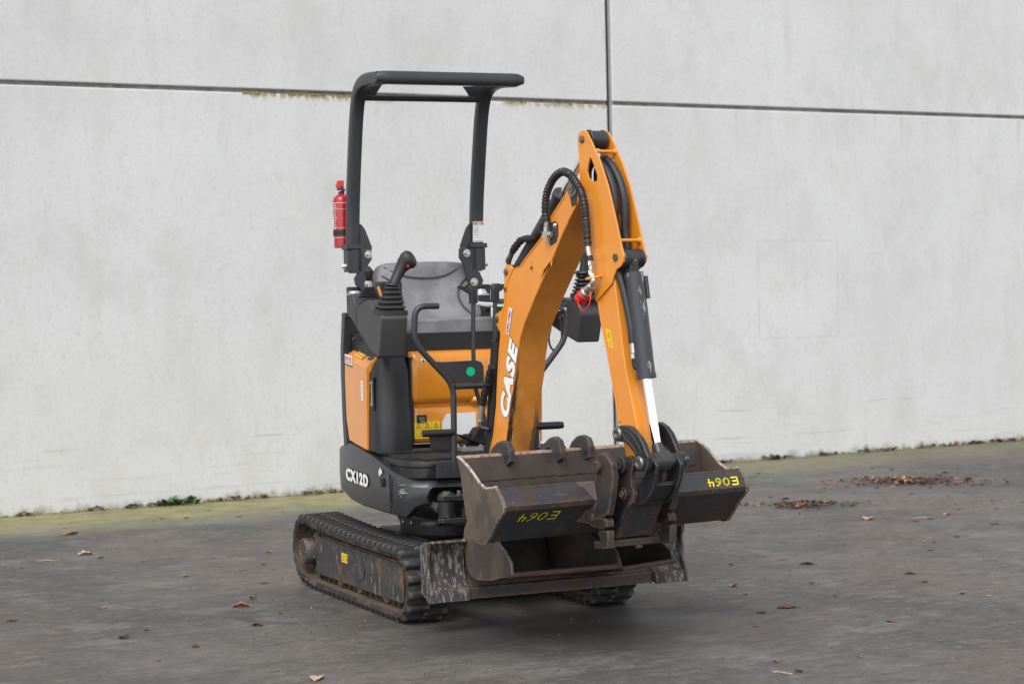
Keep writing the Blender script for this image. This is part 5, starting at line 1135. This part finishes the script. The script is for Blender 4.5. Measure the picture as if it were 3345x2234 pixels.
h0 = [(.452,.690),(.475,.712),(.511,.734),(.547,.743),(.581,.735),(.601,.709),(.602,.669),(.577,.650),(.551,.650),(.548,.675),(.540,.693),(.528,.700)]
h1 = [(.490,.696),(.512,.716),(.551,.740),(.585,.748),(.618,.735),(.633,.699),(.628,.667),(.607,.655),(.581,.653),(.578,.683),(.558,.702),(.545,.706)]
h2 = [(.507,.697),(.525,.719),(.560,.741),(.593,.747),(.630,.738),(.649,.707),(.646,.665),(.614,.658),(.598,.658),(.595,.688),(.579,.701),(.565,.706)]
K1 = UF @ Matrix.Translation((1.193,-.325,.263))
small_bucket(K1, .425, 1.0, 'larger small bucket with two rusty hook ears, hanging next to the near track', [(hook(.088,.008,h0), -.355), (hook(.062,.006,h1), -.137)])
K2 = FM(UF @ Vector((1.155,.140,.245)), 44)
small_bucket(K2, .275, .86, 'narrow small bucket hanging nearest the far end of the dozer blade', [(hook(.046,.005,h2), -.008)])

# ================================================================== fire extinguisher
fe = empty('fire_extinguisher', HF @ Matrix.Translation((-.50,-.322,1.51)), 'red fire extinguisher strapped behind the near roll bar post', 'fire extinguisher')
obj('cylinder_body', MB().lathe((0,0,0), ZS, [(0,.034),(.002,.038),(.205,.040),(.222,.037),(.235,.026),(.240,.014),(.244,.012)], 32), M_red, fe, ang=40)
lb = MB().lathe((0,0,0), ZS, [(.060,.0400),(.060,.0404),(.203,.0409),(.203,.0400)], 32); 
fe_l = MB()
def ring_(z, h): fe_l.lathe((0,0,z), ZS, [(0,.0404),(0,.0407),(h,.0407),(h,.0404)], 32)
ring_(.200,.0016); ring_(.045,.0012); ring_(.088,.001); ring_(.172,.001)
for k in range(15):
    a0_ = R(-150+k*0); z = .195-k*.0078
    for q in range(3):
        ac_ = R(-115+q*22+(k*37 % 11)); w_ = R(6+(k*13+q*7) % 6)
        vs_ = [(.0408*math.cos(ac_+s_*w_), .0408*math.sin(ac_+s_*w_), z+dz) for s_ in (-1,0,1) for dz in (0,.0022)]
        fe_l.add(vs_, [(0,2,3,1),(2,4,5,3)])
vs_ = [(.0410*math.cos(R(a)), .0410*math.sin(R(a)), z) for a in (-103,-92,-80) for z in (.103,.128)]; fe_l.add(vs_, [(0,2,3,1),(2,4,5,3)])
obj('label_print', fe_l, M_wht, fe)
obj('strap', MB().lathe((0,0,.055), ZS, [(0,.040),(.001,.0418),(.024,.0418),(.025,.040)], 32), M_blk, fe)
obj('valve', MB().lathe((0,0,.242), ZS, [(0,.014),(.012,.014),(.014,.019),(.022,.019),(.024,.010),(.035,.010)], 20), M_blk, fe)
obj('valve_ring', MB().tube([(.018*math.cos(a), .03*math.sin(a)-.005, .256+.008*math.sin(a)) for a in [k*2*math.pi/16 for k in range(17)]], .0015, 6), M_chr, fe)
obj('operating_lever', MB().loft([[(-.008,-.018,.262),(.008,-.018,.262),(.008,.012,.262),(-.008,.012,.262)], [(-.010,-.026,.278),(.010,-.026,.278),(.010,.010,.278),(-.010,.010,.278)], [(-.009,-.018,.302),(.009,-.018,.302),(.009,.012,.302),(-.009,.012,.302)]]), mat('faded_red_lever', (.55,.06,.05), .45, var=.05), fe, bevel=.003)

# ================================================================== leaves, weeds, litter
def leaf_material(name, a, b, c):
    s = shader(name); oi = s.N.new('ShaderNodeObjectInfo').outputs['Random']
    g_ = s.N.new('ShaderNodeNewGeometry').outputs['Random Per Island']
    r = s.m_('FRACT', s.m_('ADD', oi, g_))
    cc = s.mix(s.ramp(r, .0, .5), a, b); cc = s.mix(s.ramp(r, .55, 1.0), cc, c)
    cc = s.mix(s.m_('MULTIPLY', s.ramp(s.noise(40, det=5), .45, .65), .5), cc, tuple(x*.45 for x in a))
    s.lk(cc, s.bs.inputs['Base Color']); s.bs.inputs['Roughness'].default_value = .7; return s.m
M_leaf = leaf_material('dry_leaf', (.07,.030,.020), (.24,.10,.050), (.40,.25,.15))
M_leafd = leaf_material('rotting_leaf', (.035,.020,.016), (.07,.038,.028), (.13,.065,.040))
M_tan = leaf_material('pale_dry_leaf', (.33,.20,.12), (.46,.30,.19), (.50,.36,.25))
def leaf_mesh(mb, seed, L=1.0, o=Vector((0,0,0)), rot=None, curl=None):
    rd = random.Random(seed); curl = rd.uniform(.25,.9) if curl is None else curl; n = 7
    rot = rot or Matrix.Identity(3); V = []; F = []
    lob = rd.uniform(.0,.35); bend = rd.uniform(-.3,.3)
    for i in range(n):
        t = i/(n-1); w_ = .30*math.sin(math.pi*(t*.92+.06))**.8*(1+lob*math.sin(i*2.6))*(1 if 0 < i < n-1 else .15)
        x = (t-.5); zc = .10*math.sin(t*math.pi)*curl*.6
        for sgn in (-1, -.5, 0, .5, 1):
            y = w_*sgn*rd.uniform(.85,1.1)+bend*(t-.5)**2
            z = zc+curl*abs(sgn)**1.5*w_*.75*(1 if seed % 3 else -.15)+rd.uniform(-.02,.02)+(.05 if seed % 3 == 0 else 0)
            V.append(o+rot @ (Vector((x, y, max(z, 0)))*L))
    for i in range(n-1):
        for k in range(4): F.append((i*5+k, i*5+k+1, (i+1)*5+k+1, (i+1)*5+k))
    mb.add(V, F)
    p = o+rot @ (Vector((-.5,0,.02))*L); q = o+rot @ (Vector((-.72,.05,.0))*L); mb.tube([p, q], L*.012, 4)
def leaf_shape(seed):
    mb = MB(); leaf_mesh(mb, seed, 1.0, Vector((0,0,.01))); return mb
leaf_me = {}
def get_leaf(k, m):
    if (k, m.name) not in leaf_me: leaf_me[(k, m.name)] = mesh('fallen_leaf', leaf_shape(k), m, 60)
    return leaf_me[(k, m.name)]
LL = [(-2.499,11.134),(-2.219,10.201),(-2.138,11.717),(-2.11,11.825),(-2.061,11.815),(-1.962,11.833),(-1.65,11.832),(-1.413,12.035),(-1.27,12.086),(-1.263,10.121),(-1.236,9.672),(-1.164,9.492),(-1.151,9.015),(-1.162,8.329),(-1.803,8.608),(-1.552,9.296),(-1.521,7.638),(-.685,6.708),(-1.295,7.122),(-1.46,7.788),(-1.028,7.838),(-.97,8.121),(-1.137,8.555),(-1.264,7.898),(-1.822,7.843),(-1.942,10.713),(-2.066,8.091),(-2.453,9.526),(-2.425,9.733),(-1.207,7.401),(-1.755,8.387),(-1.885,12.229),(-2.105,10.042),(-1.86,9.892),(-1.313,9.467)]
RL = [(1.574,12.26),(1.651,12.143),(1.037,10.874),(1.951,11.018),(.959,8.369),(1.028,8.855),(1.08,7.993),(.965,7.882),(.906,7.563),(1.35,9.244),(1.258,9.423),(1.001,9.284),(1.755,8.862),(2.249,10.137),(2.045,9.974),(2.09,9.952),(2.008,9.639),(1.426,7.604),(.889,6.843),(1.94,8.177),(2.183,10.841),(1.283,8.646),(.938,8.614),(2.73,13.555),(2.943,13.617),(2.99,14.421),(2.642,13.929),(2.09,12.782),(2.455,12.301),(2.643,12.125),(2.584,11.68),(2.827,11.789),(3.054,12.344),(2.246,12.142),(3.166,13.104),(2.536,11.37),(2.411,11.109),(2.284,10.951),(1.699,13.864),(1.638,13.376),(2.046,13.254),(2.396,13.925),(2.977,11.68),(2.462,12.085),(2.737,11.809),(2.748,11.344),(1.982,12.774),(2.537,14.091),(3.45,14.833),(3.752,15.094),(1.181,6.881),(1.768,8.606),(1.328,8.282),(1.52,7.154),(.937,6.655),(1.849,8.246),(2.565,10.632)]
NAMED = {(-2.499,11.134): (.11, M_leaf, 4, 'large curled brown leaf lying on the far left of the yard, below the green strip'),
 (-2.219,10.201): (.085, M_tan, 5, 'pale tan leaf lying alone on the left, below the large curled brown leaf'),
 (-.685,6.708): (.085, M_tan, 7, 'pale curled leaf at the bottom edge of the photo, left of the excavator'),
 (-1.521,7.638): (.07, M_leafd, 4, 'blackish crumpled leaf on the bare concrete at lower left'),
 (-1.162,8.329): (.075, M_leaf, 2, 'orange-brown leaf lying just above the dark curved rubber mark'),
 (1.951,11.018): (.11, M_tan, 4, 'pale curled leaf with dark ends lying alone, in front of the two leaf piles'),
 (1.08,7.993): (.085, M_leafd, 1, 'flat dark brown leaf on the concrete at lower right, in front of the bucket'),
 (1.35,9.244): (.07, M_leafd, 7, 'dark upturned leaf standing near the thin joint line on the right')}
allp = LL+RL
for i, (x, y) in enumerate(allp):
    rd = random.Random(100+i)
    if (x, y) in NAMED:
        sz, m_, k, lab = NAMED[(x, y)]; grp = None
    else:
        sz = rd.choice((.024,.030,.036,.044,.056))*(1 if x > 0 else .9); k = rd.choice((1,2,3,5,6,8,9)); m_ = rd.choice((M_leaf, M_leaf, M_leafd))
        d_w = -(WI @ Vector((x, y, 0))).y
        if x < 0:
            if d_w < 1.0: zn = 'on the green film beside the wall, left of the excavator'
            elif x > -1.33 and y > 8.9: zn = 'close behind the rear of the near track'
            elif y > 8.5: zn = 'on the far left of the yard, below the green film'
            elif x > -1.35: zn = 'around the dark curved rubber mark in front of the near track'
            else: zn = 'at the lower left corner of the yard'
        else:
            if y > 13.2: zn = 'between the far pile and the wall on the right'
            elif y > 11.0: zn = 'around the two leaf piles on the right'
            elif y > 9.4: zn = 'on the right between the leaf piles and the thin joint line'
            elif x < 1.15: zn = 'right of the dozer blade, near the far track'
            else: zn = 'on the lower right of the yard, along the thin joint line'
        lab = 'small brown leaf '+zn; grp = 'small brown leaves '+zn
    o = bpy.data.objects.new('fallen_leaf', get_leaf(k, m_))
    Mw = Matrix.Translation((x, y, .001)) @ Matrix.Rotation(rd.uniform(0, 6.28), 4, 'Z') @ Matrix.Rotation(rd.uniform(-.12,.12), 4, 'X') @ Matrix.Scale(sz, 4)
    put(o, None, Mw); tag(o, lab, 'leaf', grp)
def pile(cx, cy, ax, ay, n, seed, label, ang=0):
    rd = random.Random(seed); mb = MB()
    for i in range(n):
        r = abs(rd.gauss(0,.5)); a = rd.uniform(0, 6.28)
        dx, dy = r*math.cos(a)*ax, r*math.sin(a)*ay
        x = cx+dx*math.cos(ang)-dy*math.sin(ang); y = cy+dx*math.sin(ang)+dy*math.cos(ang)
        rot = (Matrix.Rotation(rd.uniform(0,6.28), 3, 'Z') @ Matrix.Rotation(rd.uniform(-.4,.4), 3, 'X') @ Matrix.Rotation(rd.uniform(-.3,.3), 3, 'Y'))
        mb.mi = rd.choice((0,0,1,1,2)) if dx < ax*.1 else rd.choice((1,1,1,0)); 
        if mb.mi == 2 and rd.random() < .8: mb.mi = 0
        leaf_mesh(mb, rd.randint(1, 9), rd.uniform(.014,.045)*(1.3 if rd.random() < .1 else 1), Vector((x, y, .004+max(0, .022*(1-r)))), rot)
    o = obj('leaf_pile', mb, [M_leaf, M_leafd, M_tan], None, Matrix.Identity(4), kind='stuff'); tag(o, label, 'leaf pile')
pile(1.70,11.74,.33,.24,330,1,'nearer and smaller pile of brown leaves on the right of the yard', .1)
pile(2.58,13.02,.56,.36,720,2,'farther and longer pile of dark brown leaves on the right of the yard', -.2)
# litter and moss along the foot of the wall
rd = random.Random(9); mb = MB()
spots_ = [(.1,.2),(.55,.65),(.8,.95),(1.32,1.6),(1.6,1.75),(2.0,2.15),(2.2,2.3),(3.0,3.4),(5.3,5.5),(5.8,6.05),(6.3,6.5),(6.7,7.1),(7.3,8.3),(8.3,8.9)]
for a, b in spots_:
    for _ in range(int(16*(b-a)/.2)+5):
        s = rd.uniform(a, b); p = WFr @ Vector((s, -abs(rd.gauss(0,.022))-.008, 0)); mb.mi = rd.choice((0,1,1))
        rot = (Matrix.Rotation(rd.uniform(0,6.28), 3, 'Z') @ Matrix.Rotation(rd.uniform(-.7,.7), 3, 'X'))
        leaf_mesh(mb, rd.randint(1,9), rd.uniform(.02,.045), Vector((p.x, p.y, rd.uniform(.004,.022))), rot)
tag(obj('leaf_litter', mb, [M_leaf, M_leafd], None, Matrix.Identity(4)), 'thin line of dead leaves caught along the foot of the wall', 'leaf litter', kind='stuff')
M_moss2 = leaf_material('joint_moss', (.13,.11,.015), (.26,.21,.03), (.36,.29,.06))
M_moss = leaf_material('moss', (.075,.080,.020), (.16,.15,.035), (.24,.20,.06))
mb = MB()
for _ in range(900):
    s = rd.uniform(-.3, 9.2)
    if mnoise.noise(Vector((s*1.7, 3, 0))) < -.12: continue
    p = WFr @ Vector((s, -abs(rd.gauss(0,.012))-.002, 0)); r = rd.uniform(.004,.014); h = rd.uniform(.4,1.3)
    mb.lathe((p.x, p.y, -.002), ZS, [(0,r),(r*.5*h,r*.85),(r*h,r*.4),(r*h*1.15,0)], 6)
tag(obj('moss', mb, M_moss, None, Matrix.Identity(4)), 'olive moss growing in the crack at the foot of the wall', 'moss', kind='stuff')
mb = MB()
for k in range(420):
    s = rd.uniform(1.65, 2.9) if k < 300 else rd.uniform(3.6, 4.46)
    if mnoise.noise(Vector((s*5, 1, 0))) < (-.15 if s < 2.5 else .05): continue
    p = WFr @ Vector((s, .006+rd.uniform(-.006,.006), 0)); r = rd.uniform(.003,.009)
    mb.lathe((p.x, p.y, 2.633-rd.uniform(0,.008)), (0,0,1), [(-r*.4,r*.6),(r*.2,r),(r*.8,r*.6),(r*1.1,0)], 6)
tag(obj('moss', mb, M_moss2, None, Matrix.Identity(4)), 'yellow-green moss hanging along the horizontal joint of the wall', 'moss', kind='stuff')
# small debris
mb = MB(); mb2 = MB()
for i in range(900):
    x = rd.uniform(-3.2, 4.2); y = rd.uniform(6.3, 14.2); r = rd.uniform(.0012,.0045)
    if i > 560: x = rd.gauss(-.55,.35); y = rd.gauss(7.9,.35); r *= .8
    t_m = mb if rd.random() < .93 else mb2
    t_m.lathe((x, y, 0), (rd.uniform(-.3,.3), rd.uniform(-.3,.3), 1), [(0,r),(r*.6,r*.8),(r,r*.1)], 5)
tag(obj('grit', mb, mat('dark_grit', (.045,.04,.037), .9, var=.3), None, Matrix.Identity(4)), 'dark crumbs of grit strewn over the yard', 'grit', kind='stuff')
tag(obj('grit', mb2, mat('pale_grit', (.26,.23,.19), .9, var=.3), None, Matrix.Identity(4)), 'pale crumbs of grit strewn over the yard', 'grit', kind='stuff')
# twigs and straws
for x, y, a, L_, lab in ((-2.35,9.974,.2,.10,'thin pale straw lying left of the excavator, near the tan leaf'),(2.246,10.98,.4,.14,'thin pale straw lying among the leaves right of the bucket'),(.88,6.62,2.4,.075,'pale twig lying at the bottom edge right of the excavator')):
    o = obj('straw', MB().tube(catmull([(-L_/2,0,.003),(-L_*.1,.008,.006),(L_*.2,-.004,.004),(L_/2,.006,.003)], 3), .0022, 6), M_tan, None, Matrix.Translation((x,y,0)) @ Matrix.Rotation(a, 4, 'Z')); tag(o, lab, 'straw')
# weeds
M_weed = leaf_material('weed_leaf', (.028,.085,.025), (.045,.12,.034), (.065,.15,.045))
def weed(s, d, n, sz, label, seed, spread=1, dead=0):
    rd = random.Random(seed); t = empty('weed_plant', Matrix.Translation(WFr @ Vector((s, d, 0))) @ Matrix.Rotation(wa, 4, 'Z'), label, 'weed')
    for i in range(n):
        a = rd.uniform(0, 6.28); el = rd.uniform(.2,.85); L_ = sz*rd.uniform(.6,1.15)
        rot = Matrix.Rotation(a, 3, 'Z') @ Matrix.Rotation(-el, 3, 'Y')
        base_ = Vector((rd.gauss(0,.35)*spread*sz, -abs(rd.gauss(0,.10))*sz, .0))
        m = MB(); leaf_mesh(m, rd.choice((1,2,4,5,7,8)), L_, base_+rot @ Vector((L_*.55,0,0)), rot, curl=.5)
        obj('leaf', m, M_leafd if i < dead else M_weed, t, label='brown withered leaf' if i < dead else None)
weed(1.09, -.06, 30, .075, 'low dark green broad-leaved weed at the foot of the wall, left of the excavator', 3, 3.0, 3)
weed(5.89, -.03, 12, .055, 'small green weed in dead leaves at the foot of the wall, right of the bucket', 5, 1.0, 4)
